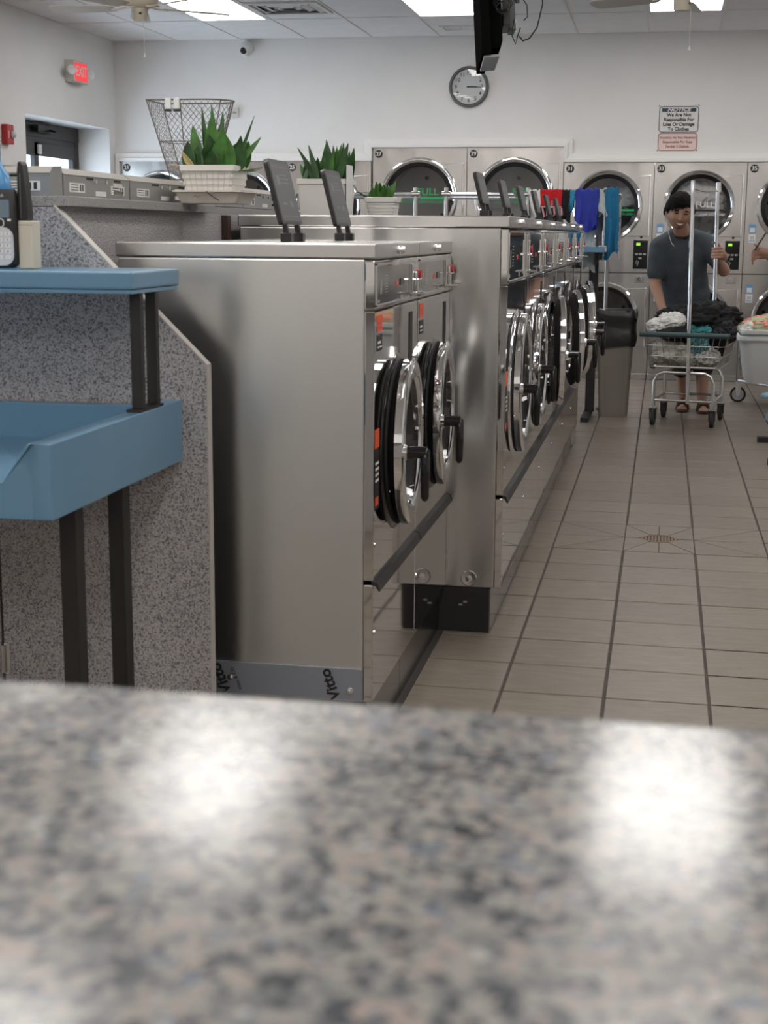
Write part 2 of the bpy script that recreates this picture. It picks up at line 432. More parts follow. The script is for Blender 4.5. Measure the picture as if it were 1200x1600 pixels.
# back wall with openings for the dryers
DRY = [(-5.046, 3, .7993, 1.925), (-2.637, 2, .8655, 2.042), (-.906, 3, .7957, 1.91)]
bw = MB()
bw.box(XL - .5, XR + .1, YB, YB + .12, 2.044, ZC + .12)
bw.box(XL - .5, -5.048, YB, YB + .12, 0, 2.044)
bw.box(-5.048, -2.638, YB, YB + .12, 1.927, 2.044)
bw.box(-.904, 1.483, YB, YB + .12, 1.912, 2.044)
bw.box(1.483, XR + .1, YB, YB + .12, 0, 2.044)
bw.box(XL - .5, XR + .1, YB + .95, YB + 1.0, 0, 2.1)
struct(bw.build('wall_back', 'wall_paint'))
# left wall with a deep doorway
lw = MB(); D0, D1, DZ = 11.42, 13.27, 2.21
lw.box(XL - .5, XL, YF - .1, D0, 0, ZC + .12); lw.box(XL - .5, XL, D1, YB, 0, ZC + .12); lw.box(XL - .5, XL, D0, D1, DZ, ZC + .12)
struct(lw.build('wall_left', 'wall_paint'))
struct(MB().box(XR, XR + .1, YF - .1, YB, 0, ZC + .12).build('wall_right', 'wall_paint'))
fr = MB().box(XL, XR, YF - .1, YF, 0, ZC + .12)
struct(fr.build('wall_front', 'wall_paint'))
# glazed door in the left doorway
dx = XL - .33
dr1 = struct(MB().box(dx - .03, dx + .03, D0, D1, 2.085, DZ).build('door_1', 'door_bronze'))
b = MB(); b.box(dx - .025, dx + .025, D1 - .09, D1, 0, 2.085); b.box(dx - .025, dx + .025, D0, D0 + .09, 0, 2.085); b.box(dx - .02, dx + .02, D0 + .09, D1 - .09, 2.04, 2.085)
b.build('door_frame', 'door_bronze', dr1, bevel=.003)
b = MB(); b.box(dx - .022, dx + .022, D0 + .86, D0 + .95, 0, 2.04); b.box(dx - .022, dx + .022, D1 - .14, D1 - .09, 0, 2.04); b.box(dx - .022, dx + .022, D0 + .09, D1 - .14, 1.925, 2.04); b.box(dx - .022, dx + .022, D0 + .95, D1 - .14, 0, .2)
b.build('door_stile', 'door_bronze', dr1, bevel=.003)
MB().box(dx - .004, dx + .004, D0 + .09, D1 - .1, .1, 1.93).build('pane', 'glass_clear', dr1)
b = MB(); b.box(dx + .03, dx + .09, D0 + .80, D0 + 1.15, 2.12, 2.18); b.tube([(dx + .06, D0 + 1.1, 2.15), (dx + .16, D0 + 1.0, 2.13)], .012)
b.build('closer', 'black_plastic', dr1, bevel=.004)
MB().box(dx + .03, dx + .05, D0 + .90, D0 + .96, 1.94, 2.02).build('contact_sensor', 'white_plastic', dr1, bevel=.004)

# ceiling: grid, panels
ce = struct(MB().box(XL - .5, XR + .1, YF - .1, YB + .12, ZC + .03, ZC + .13).build('ceiling', 'ceiling_tile'))
g = MB()
NX = int((XR - XL) / T2) + 1; NY = int((YB - YF) / (2 * T2)) + 1
for i in range(NX + 1): g.box(XL + i * T2 - .010, XL + i * T2 + .010, YF, YB, ZC - .001, ZC + .03)
for j in range(NY): g.box(XL, XR, YB - j * 2 * T2 - .010, YB - j * 2 * T2 + .010, ZC - .0012, ZC + .0298)
g.build('ceiling_grid', 'grid_white', ce)
LIGHT_COLS = (2, 5, 8, 11); LIGHT_ROWS = (1, 4, 6, 8, 10, 12)  # last three rows are out of view, added to brighten the near end
lit = {(c, r_) for c in LIGHT_COLS for r_ in LIGHT_ROWS}
VENT = {(3, 1): 0}
pan = None; restc = MB()
for i in range(NX):
    for j in range(NY):
        if (i, j) in lit or (i, j) == (3, 1): continue
        xc = XL + (i + .5) * T2; yc = YB - (2 * j + 1) * T2
        if j <= 2:
            if pan is None:
                pan = MB().box(-T2 / 2 + .011, T2 / 2 - .011, -T2 + .011, T2 - .011, .004, .02).build('ceiling_panel', 'ceiling_tile', ce); o = pan
            else: o = pan.copy(); col.objects.link(o); o.parent = ce
            o.location = (xc, yc, ZC)
        else: restc.box(xc - T2 / 2 + .011, xc + T2 / 2 - .011, yc - T2 + .011, yc + T2 - .011, ZC + .004, ZC + .02)
tag(restc.build('panel_field', 'ceiling_tile', ce), kind='stuff')
# fluorescent troffers
lt0 = None
cn = {2: 'above the left doorway side', 5: 'left of the hanging television', 8: 'above the man with the cart', 11: 'off to the right'}
rn = {1: 'nearest the dryer wall', 4: 'over the far washers', 6: 'over the near washers', 8: 'in an unseen added row over the folding table', 10: 'in an unseen added row over the counter', 12: 'in an unseen added row over the shop front'}
for c in LIGHT_COLS:
    for r_ in LIGHT_ROWS:
        xc = XL + (c + .5) * T2; yc = YB - (2 * r_ + 1) * T2
        if lt0 is None:
            o = lt0 = thing('ceiling_light', '', 'ceiling light')
            f_ = MB()
            a, d_ = T2 / 2 - .011, T2 - .011
            f_.box(-a, a, -d_, -d_ + .025, -.002, .02).box(-a, a, d_ - .025, d_, -.002, .02).box(-a, -a + .025, -d_ + .025, d_ - .025, -.002, .02).box(a - .025, a, -d_ + .025, d_ - .025, -.002, .02)
            f_.build('frame', 'grid_white', o)
            MB().box(-a + .025, a - .025, -d_ + .025, d_ - .025, .002, .012).build('diffuser', 'diffuser', o)
        else: o = copy_tree(lt0)
        o.location = (xc, yc, ZC); tag(o, 'fluorescent ceiling panel %s, %s' % (cn[c], rn[r_]), 'ceiling light', 'fluorescent ceiling panels')
# ceiling vents
def vent(loc, wx, wy, label, slot):
    v_ = thing('ceiling_vent', label, 'vent', loc)
    b = MB(); t = .03
    b.box(-wx / 2, wx / 2, -wy / 2, -wy / 2 + t, -.012, .004).box(-wx / 2, wx / 2, wy / 2 - t, wy / 2, -.012, .004).box(-wx / 2, -wx / 2 + t, -wy / 2 + t, wy / 2 - t, -.012, .004).box(wx / 2 - t, wx / 2, -wy / 2 + t, wy / 2 - t, -.012, .004)
    b.build('frame', 'grid_white', v_)
    MB().box(-wx / 2 + t, wx / 2 - t, -wy / 2 + t, wy / 2 - t, .0035, .006).build('backing', 'black_matte' if slot else 'grey_metal', v_)
    if slot:
        n = int((wx - 2 * t) / .035)
        for k in range(n):
            x = -wx / 2 + t + (k + .5) * (wx - 2 * t) / n
            if abs(x) < .07: continue
            MB().box(x - .008, x + .008, -wy / 2 + t, wy / 2 - t, -.008, .003).build('slat', 'grid_white', v_)
        MB().box(-.075, .075, -wy / 2 + t, wy / 2 - t, -.009, .003).build('centre_plate', 'grid_white', v_)
    else:
        for k in range(3):
            s_ = .06 + k * .075; e = .02
            b = MB()
            for sx, sy, ax in ((1, 0, 0), (-1, 0, 0), (0, 1, 1), (0, -1, 1)):
                if ax == 0: b.prism([(sx * s_, -.012), (sx * (s_ + .035), .002), (sx * (s_ + .04), .002), (sx * (s_ + .006), -.012)], -s_, s_, 'y')
                else: b.prism([(sy * s_, -.012), (sy * (s_ + .035), .002), (sy * (s_ + .04), .002), (sy * (s_ + .006), -.012)], -s_, s_, 'x')
            b.build('louvre', 'grid_white', v_)
    return v_
vent((XL + 3.5 * T2, 11.62, ZC), .58, .58, 'square louvred air diffuser in the ceiling beside the left light', False)
MB().box(XL + 3 * T2 + .011, XL + 4 * T2 - .011, 11.01 + .011, 11.32, ZC + .004, ZC + .02).build('ceiling_panel', 'ceiling_tile', ce)
MB().box(XL + 3 * T2 + .011, XL + 4 * T2 - .011, 11.92, 12.22, ZC + .004, ZC + .02).build('ceiling_panel', 'ceiling_tile', ce)
vent((-1.70, 12.93, ZC + .006), .5, .26, 'narrow slotted air grille in the ceiling beside the hanging television', True)
# white trim round the dryer openings (picture-frame moulding, mitred)
def trim(k, poly):
    o = MB().prism(poly, YB - .045, YB, 'y').build('trim_%d' % k, 'trim_white', bevel=.004)
    if len(poly) == 4:
        A, B_, C_, D_ = [Vector(p) for p in poly]; k = .42
        MB().prism([tuple(A), tuple(B_), tuple(B_ + (C_ - B_) * k), tuple(A + (D_ - A) * k)], YB - .066, YB - .044, 'y').build('trim_bead', 'trim_white', o, bevel=.004)
    return struct(o)
TT = .075
trim(1, [(-5.046, 1.925), (-2.637, 1.925), (-2.637 - TT, 1.925 + TT), (-5.046 - .04, 1.925 + TT)])
trim(2, [(-5.046, 1.925), (-5.086, 1.925 + TT), (-5.086, 0), (-5.046, 0)])
trim(3, [(-2.637, 2.042), (-.906, 2.042), (-.906 + TT, 2.042 + TT), (-2.637 - TT, 2.042 + TT)])
trim(4, [(-2.637, 1.925), (-2.637, 2.042), (-2.637 - TT, 2.042 + TT), (-2.637 - TT, 1.925 + TT)])
trim(5, [(-.906, 1.91), (-.906, 2.042), (-.906 + TT, 2.042 + TT), (-.906 + TT, 1.91 + TT)])
trim(6, [(-.906, 1.91), (1.481, 1.91), (1.481 + TT, 1.91 + TT), (-.906 + TT, 1.91 + TT)])
trim(7, [(1.481, 1.91), (1.481, 0), (1.481 + TT, 0), (1.481 + TT, 1.91 + TT)])
struct(MB().box(1.56, XR, YB - .012, YB, 0, .1).build('baseboard_back', 'trim_white'))
struct(MB().box(XL, XL + .012, 3, D0 - .02, 0, .1).build('baseboard_left', 'trim_white'))

# ================================================================== DRYERS
def plate_hole(w0, w1, z0, z1, c, r, y0, y1, n=32):
    b = MB(); o = 0
    pts = []
    for k in range(n):
        a = 2 * PI * k / n; ca, sa = math.cos(a), math.sin(a)
        tx = ((w1 - c[0]) / ca if ca > 1e-9 else (w0 - c[0]) / ca if ca < -1e-9 else 1e9)
        tz = ((z1 - c[1]) / sa if sa > 1e-9 else (z0 - c[1]) / sa if sa < -1e-9 else 1e9)
        t = min(tx, tz); pts.append(((c[0] + r * ca, c[1] + r * sa), (c[0] + t * ca, c[1] + t * sa)))
    vs = [(p[0][0], y0, p[0][1]) for p in pts] + [(p[1][0], y0, p[1][1]) for p in pts] + [(p[0][0], y1, p[0][1]) for p in pts]
    fs = []
    for k in range(n):
        q = (k + 1) % n; fs.append((k, q, n + q, n + k)); fs.append((k, 2 * n + k, 2 * n + q, q))
    b.add(vs, fs)
    # corner fills
    for cx, cz in ((w1, z1), (w0, z1), (w0, z0), (w1, z0)):
        best = sorted(range(n), key=lambda k: math.dist(pts[k][1], (cx, cz)))
        a_ = None
        ang = math.atan2(cz - c[1], cx - c[0]) % (2 * PI); k0 = int(ang / (2 * PI / n)) % n; k1 = (k0 + 1) % n
        b.add([(pts[k0][1][0], y0, pts[k0][1][1]), (pts[k1][1][0], y0, pts[k1][1][1]), (cx, y0, cz)], [(0, 1, 2)])
    return b
def dryer(xc, w_, top, num, dz, dr_, tall, info, low_z, low_r):
    st = thing('stacked_dryer', 'stainless stacked tumble dryer numbered %d%s' % (num, info), 'dryer', (xc, YB - .02, 0), 0, 'stacked dryers along the back wall')
    a = w_ / 2 - .003
    b = MB().box(-a, a, .03, .80, .05, top); b.f.pop(2); b.build('cabinet', 'grey_metal', st)
    b = MB(); b.box(-a, a, -.002, .03, 0, .052); b.build('kick_plate', 'chrome_dull', st, bevel=.003)
    zmid = .945
    up = plate_hole(-a, a, zmid + .008, top, (0, dz), dr_ * .92, .0, .03)
    up.add([(-a, 0, zmid + .008), (-a, .03, zmid + .008), (-a, .03, top), (-a, 0, top)], [(0, 1, 2, 3)]); up.add([(a, 0, zmid + .008), (a, .03, zmid + .008), (a, .03, top), (a, 0, top)], [(0, 1, 2, 3)])
    up.build('upper_panel', 'steel_dryer', st)
    lo = plate_hole(-a, a, .055, zmid, (0, low_z), low_r * .92, .0, .03)
    lo.build('lower_panel', 'steel_dryer', st)
    MB().box(-a, a, .004, .02, zmid - .002, zmid + .010).build('seam', 'black_matte', st)
    def door(cz, R, txt, line):
        # hinge-side leaf, ring, gasket, glass
        pts = [(R * .97 * math.cos(math.radians(t)), cz + R * .97 * math.sin(math.radians(t))) for t in range(-62, 63, 8)]
        hx = a - .035
        leaf = [(hx, cz - R * .86)] + [(hx, cz + R * .86)] + pts[::-1]
        lf = MB().prism(leaf, -.016, -.001, 'y').build('door', 'steel_dryer', st, bevel=.003)
        b = MB(); b.lathe([(R * .885, -.026), (R * .92, -.036), (R * .96, -.038), (R * 1.0, -.030), (R * 1.01, -.001), (R * .885, -.001)], (0, 0, cz), 'y', 48, closed=True); b.build('ring', 'chrome', lf, smooth=True)
        b = MB(); b.lathe([(R * .77, -.012), (R * .77, -.020), (R * .885, -.025), (R * .885, -.010)], (0, 0, cz), 'y', 48, closed=True); b.build('gasket', 'black_gloss', lf, smooth=True)
        b = MB(); b.lathe([(.0001, -.010), (R * .81, -.010)], (0, 0, cz), 'y', 40); b.build('glass', 'glass_dark', lf)
        b = MB(); b.box(hx, hx + .012, -.018, -.001, cz - R * .86, cz + R * .86); b.build('hinge', 'chrome', lf, bevel=.003)
        dm = MB().lathe([(R * .90, .031), (R * .90, .52), (R * .5, .55), (.0001, .55)], (0, 0, cz), 'y', 36).build('drum', 'drum', st, smooth=True)
        b = MB()
        for k in range(5):
            t = 2 * PI * k / 5 + .4; b.cyl((R * .55 * math.cos(t), .535, cz + R * .55 * math.sin(t)), (R * .55 * math.cos(t), .56, cz + R * .55 * math.sin(t)), .018, n=10)
        tag(b.build('drum_hole', 'black_matte', dm), kind='stuff')
        return lf
    up_d = door(dz, dr_, None, None)
    lo_d = door(low_z, low_r, None, None)
    fr_ = lambda x, z, y=-.0145: frame_to((x, y, z), (1, 0, 0), (0, 0, 1))
    gc = 'ink_white' if num in (33, 35) else 'ink_green'
    if num != 35: text('lettering', 'FULL' if num != 33 else 'FULL', .085 if tall else .07, fr_(.08 if tall else .05, dz + (.050 if tall else .010)), gc, up_d, bold=.001, sx=1.1)
    MB().box(-.20, .25, -.0145, -.0125, dz + (-.012 if tall else -.048), dz + (.006 if tall else -.030)).build('fill_line', 'blue_label' if num == 35 else ('ink_green' if num != 33 else 'black_gloss'), up_d)
    text('lettering', 'FILL TO LINE / LLENAR HASTA LINEA', .032, fr_(.03, dz - (.038 if tall else .074)), gc, up_d, sx=.75, bold=.0004)
    # number discs
    for z, n_ in ((top - .055, num), (.135, num + 1)):
        d_ = MB().cyl((-a + .055, -.001, z), (-a + .055, -.004, z), .035, n=24).build('number_disc', 'ink', st)
        text('numeral', str(n_), .05, fr_(-a + .055, z, -.0046), 'ink_white', d_, bold=.0013)
    # controls
    ctl = MB().box(a - .155, a - .03, -.006, 0, .985, 1.235).build('control_panel', 'black_gloss', st, bevel=.002)
    MB().box(a - .130, a - .095, -.0075, -.005, 1.19, 1.212).build('display', 'led_green', ctl)
    for k in range(3):
        MB().box(a - .138 + k * .034, a - .112 + k * .034, -.009, -.005, 1.105, 1.122).build('button', 'grey_metal_light', ctl, bevel=.002)
    MB().box(a - .108, a - .080, -.009, -.005, 1.07, 1.086).build('button', 'grey_metal_light', ctl, bevel=.002)
    b = MB(); b.tube([(a - .128, -.007, 1.03), (a - .12, -.007, 1.06), (a - .105, -.007, 1.045), (a - .118, -.007, 1.01)], .004, 6); b.build('icon', 'grey_metal_light', ctl)
    MB().cyl((a - .09, 0, 1.262), (a - .09, -.006, 1.262), .011, n=14).build('key_lock', 'black_plastic', st)
    # lint plate, lock, stickers
    b = MB(); z0, z1, x0, x1 = .985, 1.075, -.25, .14
    b.box(x0, x1, -.004, 0, z0, z0 + .006).box(x0, x1, -.004, 0, z1 - .006, z1).box(x0, x0 + .006, -.004, 0, z0, z1).box(x1 - .006, x1, -.004, 0, z0, z1); b.build('lint_plate', 'chrome_dull', st)
    for x in (-.22, -.04): MB().box(x - .02, x + .02, -.003, 0, 1.095, 1.135).build('decal', 'white_label', st)
    c_ = MB().box(a - .135, a - .045, -.006, 0, .865, .925).build('coin_lock', 'chrome_dull', st, bevel=.003)
    MB().lathe([(.010, -.012), (.022, -.012), (.024, -.006), (.010, -.006)], (a - .09, 0, .895), 'y', 18, closed=True).build('lock_ring', 'chrome', c_, smooth=True)
    for z in (1.22, .70):
        s_ = MB().box(-a + .035, -a + .095, -.003, 0, z, z + .075).build('sticker', 'white_label', st)
        MB().box(-a + .04, -a + .09, -.0036, -.003, z + .012, z + .02).build('print', 'blue_label', s_)
        text('numeral', str(num if z > 1 else num + 1), .04, fr_(-a + .065, z + .042, -.0034), 'grey_print', s_)
        s_ = MB().box(-a + .035, -a + .095, -.003, 0, z + .08, z + .158).build('sticker', 'blue_label', st)
        MB().box(-a + .043, -a + .087, -.0036, -.003, z + .09, z + .13).build('print', 'white_label', s_)
    return st
NUMS = {21: 'leftmost, by the doorway', 23: 'behind the leafy plant in the white pot', 25: 'left of the taller pair', 27: 'left one of the taller pair', 29: 'right one of the taller pair, below the clock',
        31: 'behind the hanging clothes', 33: 'behind the smiling man', 35: 'at the right edge'}
n_ = 21
for x0, k, w_, top in DRY:
    for i in range(k):
        tall = top > 2
        dryer(x0 + (i + .5) * w_, w_, top, n_, 1.60 if tall else 1.535, .355 if tall else .308, tall, ', ' + NUMS[n_], .58 if tall else .555, .335 if tall else .305)
        n_ += 2

# ================================================================== WASHERS
def washer(name, loc, w_, D_, zb, top, label, door_r, ajar, lid_x, first=False, number=0, side='steel_brushed', lid_h=.165):
    W = thing(name, label, 'washer', loc, 0, 'front-loading washers along the aisle')
    a = w_ / 2 - .0025; H = top - zb
    z_ctl = 1.112 - zb + (.02 if top > 1.3 else 0); z_draw = .447 - zb
    MB().box(-D_, -.024, -a, a, 0, H - .037).build('cabinet', side, W, bevel=.004)
    MB().box(-D_ - .006, .002, -a - .001, a + .001, H - .036, H).build('top_cap', 'steel_cap', W, bevel=.004)
    MB().box(-.024, 0, -a, a, z_draw + .012, z_ctl - .004).build('front_panel', 'steel_mirror', W, bevel=.003)
    MB().box(-.024, 0, -a, a, .0, z_draw + .002).build('lower_panel', 'steel_mirror', W, bevel=.003)
    cp = MB().box(-.024, 0, -a, a, z_ctl, H - .040).build('control_panel', 'steel_mirror', W, bevel=.003)
    zc0, zc1 = z_ctl + .006, H - .047
    b = MB(); t = .0035
    y0, y1 = -a + .012, a - .012
    b.box(0, t, y0, y1, zc0, zc0 + .004).box(0, t, y0, y1, zc1 - .004, zc1).box(0, t, y0, y0 + .004, zc0, zc1).box(0, t, y1 - .004, y1, zc0, zc1).box(0, t, a - .145, a - .141, zc0, zc1)
    b.build('panel_frame', 'chrome_dull', cp)
    MB().box(0, .0012, y0 + .008, a - .150, zc0 + .008, zc1 - .008).build('overlay', 'steel_mirror' if not first else 'panel_gloss', cp)
    # printed legends on the overlay
    b = MB(); zr = zc1 - zc0
    b.box(.0012, .0018, y0 + .05, y0 + .07, zc0 + zr * .28, zc0 + zr * .62)
    for k in range(7): b.box(.0012, .0018, y0 + .11, y0 + .15, zc0 + zr * (.30 + k * .065), zc0 + zr * (.315 + k * .065))
    b.box(.0012, .0018, y0 + .02, y0 + .045, zc0 + zr * .08, zc0 + zr * .15); b.box(.0012, .0018, y0 + .33, y0 + .36, zc0 + zr * .06, zc0 + zr * .16)
    tag(b.build('legend', 'grey_metal_light', cp), kind='stuff')
    MB().box(.0012, .003, y0 + .32, y0 + .37, zc0 + zr * .40, zc0 + zr * .58).build('display', 'black_gloss', cp)
    MB().box(.0012, .0022, y0 + .26, y0 + .29, zc0 + zr * .42, zc0 + zr * .52).build('indicator', 'orange_label', cp)
    # coin slide
    cs = MB().box(0, .008, a - .128, a - .035, zc0 + .004, zc1 - .010).build('coin_slide', 'chrome_dull', W, bevel=.002)
    MB().box(.008, .014, a - .10, a - .06, zc0 + .012, zc1 - .03).build('slide_track', 'steel_mirror', cs, bevel=.002)
    MB().box(.0, .022, a - .115, a - .055, zc0 + zr * .47, zc0 + zr * .53).build('coin_slot', 'chrome', cs, bevel=.003)
    b = MB(); b.tube([(.006, a - .16, zc0 + zr * .14), (.034, a - .13, zc0 + zr * .13), (.036, a - .07, zc0 + zr * .13), (.006, a - .03, zc0 + zr * .15)], .003, 8); b.build('push_bar', 'chrome', cs, smooth=True)
    b = MB(); b.cyl((.006, a - .045, zc0 + zr * .60), (.018, a - .045, zc0 + zr * .60), .0135, n=14); b.cyl((.0, a - .045, zc0 + zr * .60), (.007, a - .045, zc0 + zr * .60), .008, n=10); b.build('return_button', 'red_plastic', cs, smooth=True)
    # bolt on the cap
    MB().lathe([(.0001, .016), (.006, .015), (.010, .010), (.011, .0)], (0, .02, H - .018), 'x', 16).build('cap_bolt', 'chrome', W, smooth=True)
    # card slot cut-out and labels on the front panel
    MB().box(-.001, .0015, a - .135, a - .085, z_ctl - .155, z_ctl - .03).build('slot_window', 'black_matte', W)
    for z, h, m_ in (((z_ctl - .055, .040, 'orange_label'), (z_ctl - .10, .038, 'ink')) if first else ()):
        s_ = MB().box(0, .0009, -a + .03, -a + .095, z, z + h).build('sticker', m_, W)
        b = MB(); b.box(.0009, .0012, -a + .037, -a + .088, z + h * .2, z + h * .28).box(.0009, .0012, -a + .037, -a + .075, z + h * .45, z + h * .6); b.build('print', 'red_plastic' if m_ != 'ink' else 'white_label', s_)
    s_ = MB().box(0, .0009, a - .12, a - .03, z_ctl - .30, z_ctl - .16).build('sticker', 'white_label', W)
    MB().box(.0009, .0012, a - .115, a - .04, z_ctl - .25, z_ctl - .19).build('print', 'blue_label', s_)
    zd = (.79 if top > 1.3 else .76) - zb
    s_ = MB().box(0, .0009, -a + .012, -a + .065, zd - .13, zd + .02).build('sticker', 'ink', W)
    MB().box(0, .0009, -a + .012, -a + .065, zd + .02, zd + .065).build('sticker', 'orange_label', W)
    b = MB()
    for k in range(4): b.box(.0009, .0012, -a + .017, -a + .06, zd - .02 - k * .014, zd - .014 - k * .014)
    b.build('print', 'white_label', s_)
    MB().box(.0009, .0012, -a + .017, -a + .055, zd - .12, zd - .10).build('print', 'orange_label', s_)
    # screws at the panel edge
    for z in (z_draw + .10, z_draw - .12):
        MB().lathe([(.0001, .004), (.005, .003), (.006, 0)], (0, -a + .014, z), 'x', 10).build('screw', 'chrome', W, smooth=True)
    # black pull strip between panels
    MB().prism([(-.004, z_draw + .012), (.010, z_draw + .010), (.018, z_draw - .012), (.014, z_draw - .014), (.006, z_draw - .001), (-.004, z_draw + .0025)], -a, a, 'y').build('pull_strip', 'black_paint', W, bevel=.0015)
    # door: bezel on the panel, then the ajar ring
    R = door_r
    MB().lathe([(R * .90, .0), (R * .90, .010), (R * 1.01, .008), (R * 1.06, .0)], (0, 0, zd), 'x', 48, closed=True).build('bezel', 'chrome' if not first else 'black_gloss', W, smooth=True)
    MB().lathe([(R * .86, -.02), (R * .90, .012), (R * 1.0, .012), (R * .99, .0)], (0, 0, zd), 'x', 48).build('gasket', 'rubber', W, smooth=True)
    hy = R * 1.02
    X = Matrix.Translation((.006, hy, zd)) @ Matrix.Rotation(math.radians(ajar), 4, 'Z') @ Matrix.Translation((0, -hy, 0))
    d_ = MB().lathe([(R * .76, .008), (R * .76, .022), (R * .80, .029), (R * .97, .030), (R, .025), (R, .006), (R * .97, .002)], (0, 0, 0), 'x', 56, closed=True).xf(X).build('door', 'chrome', W, smooth=True)
    MB().lathe([(R * .92, -.004), (R * .96, .006), (R * .74, .008), (R * .70, -.020)], (0, 0, 0), 'x', 40, closed=True).xf(X).build('seal', 'black_matte', d_, smooth=True)
    MB().lathe([(R * .745, .018), (R * .70, -.01), (R * .60, -.05), (.0001, -.07)], (0, 0, 0), 'x', 40).xf(X).build('glass', 'glass_dark', d_, smooth=True)
    hd = MB(); yh = -R * .90
    hd.cyl((.027, yh, 0), (.037, yh, 0), .020, n=16)
    hd.xf(X).build('handle_boss', 'chrome', d_, smooth=True)
    b = MB(); b.tube([(.036, yh, 0), (.06, yh, .001), (.080, yh, 0), (.087, yh, -.006)], [.0165, .0155, .0155, .006], 14); b.tube([(.080, yh, .012), (.0805, yh, .004), (.081, yh, -.05), (.081, yh, -.112), (.081, yh, -.120)], [.006, .0125, .0125, .0105, .005], 14); b.xf(X).build('handle', 'black_gloss', d_, smooth=True)
    b = MB(); b.box(-.0, .03, hy - .01, hy + .022, -.05, .05); b.xf(Matrix.Translation((0, 0, zd))).build('hinge', 'chrome_dull', W, bevel=.004)
    # dark tub behind the door
    MB().lathe([(R * .86, -.02), (R * .86, -.023), (.0001, -.023)], (0, 0, zd), 'x', 30).build('tub', 'drum', W, smooth=True)
    # dispenser lid, standing open
    ly = .0; lx = lid_x
    for s in (-.062, .062):
        b = MB(); b.box(lx - .012, lx + .016, s - .014, s + .014, H, H + .022); b.prism([(lx - .006, H + .02), (lx + .008, H + .02), (lx + .002, H + .048), (lx - .010, H + .048)], s - .008, s + .008, 'y')
        b.build('lid_hinge', 'black_plastic', W, bevel=.002)
    Lh = lid_h; tl = math.radians(-14)
    def lp(u, v, o): # u along y, v up the lid, o normal
        return (lx - .004 + v * math.sin(tl) + o * math.cos(tl), u, H + .042 + v * math.cos(tl) - o * math.sin(tl))
    poly = rrect(.205, Lh, .014)
    b = MB(); n = len(poly)
    vs = [lp(p[0], p[1] + Lh / 2, -.006) for p in poly] + [lp(p[0], p[1] + Lh / 2, .006) for p in poly]
    b.add(vs, [tuple(range(n)), tuple(range(2 * n - 1, n - 1, -1))] + [(i, i + n, (i + 1) % n + n, (i + 1) % n) for i in range(n)])
    ld = b.build('dispenser_lid', 'black_plastic', W)
    b = MB()
    for o in (-.0068, .0068):
        pp = rrect(.188, Lh - .018, .010); m_ = len(pp); b.add([lp(p[0], p[1] + Lh / 2, o) for p in pp] + [lp(p[0], p[1] + Lh / 2, o * .8) for p in pp], [tuple(range(m_)), tuple(range(2 * m_ - 1, m_ - 1, -1))] + [(i, i + m_, (i + 1) % m_ + m_, (i + 1) % m_) for i in range(m_)])
    b.build('lid_face', 'grey_lid', ld)
    b = MB()
    for (u0, u1, v0, v1) in ((-.06, -.03, .10, .125), (-.02, .06, .105, .108), (-.02, .06, .115, .118), (-.02, .05, .125, .128), (-.05, -.01, .05, .056), (.02, .05, .045, .06), (-.075, .075, .020, .022), (-.075, .075, .145, .147)):
        for o in (-.0072, .0072):
            kv = Lh / .165; b.add([lp(u0, v0 * kv, o), lp(u1, v0 * kv, o), lp(u1, v1 * kv, o), lp(u0, v1 * kv, o)], [(0, 1, 2, 3)])
    tag(b.build('moulded_marks', 'grey_print', ld), kind='stuff')
    return W
X1, Y1 = -.660, 3.392; W1 = .6215
wa = washer('front_load_washer', (X1, Y1 + W1 / 2, .152), W1, .63, .152, 1.265, 'nearest stainless washer, its brushed steel side facing the camera', .214, 2.6, -.275, True)
wb = washer('front_load_washer', (X1, Y1 + 1.5 * W1 + .003, .152), W1, .63, .152, 1.265, 'second stainless washer, right behind the nearest one', .214, 2.6, -.275, True)
X2, Y2, W2 = -.478, 4.64, .717
rowl = ['first', 'second', 'third', 'fourth', 'fifth', 'last']
for i in range(6):
    washer('front_load_washer', (X2, Y2 + (i + .5) * W2, .150), W2, .87, .150, 1.343, '%s washer of the taller row of six, counted from the camera' % rowl[i], .236, [.4, .4, 7, 12, 13, 10][i], -.115, False, lid_h=.105, side='steel_wavy' if i == 0 else 'steel_brushed')
# film-covered strip and screws on the near side of the first washer
H1 = 0
fs = MB().box(-.627, -.026, -W1 / 2 - .003, -W1 / 2 + .002, .004, .084).build('film_strip', 'film_blue', wa)
for x in (-.36, -.055): MB().lathe([(.0001, -.006), (.007, -.004), (.009, 0)], (x, -W1 / 2 - .003, .046 if x < -.1 else .028), 'y', 14).build('screw', 'chrome', fs, smooth=True)
fm = lambda x, z, rot: frame_to((x, -W1 / 2 - .0036, z), (math.cos(rot), 0, math.sin(rot)), (-math.sin(rot), 0, math.cos(rot)))
text('lettering', 'Vitto', .040, fm(-.385, .040, 1.95), 'ink', fs, bold=.0012)
text('lettering', 'Vitto', .040, fm(-.105, .042, 1.95), 'ink', fs, bold=.0012)
text('lettering', 'Vitto & CO', .013, fm(-.345, .042, 1.95), 'ink', fs)
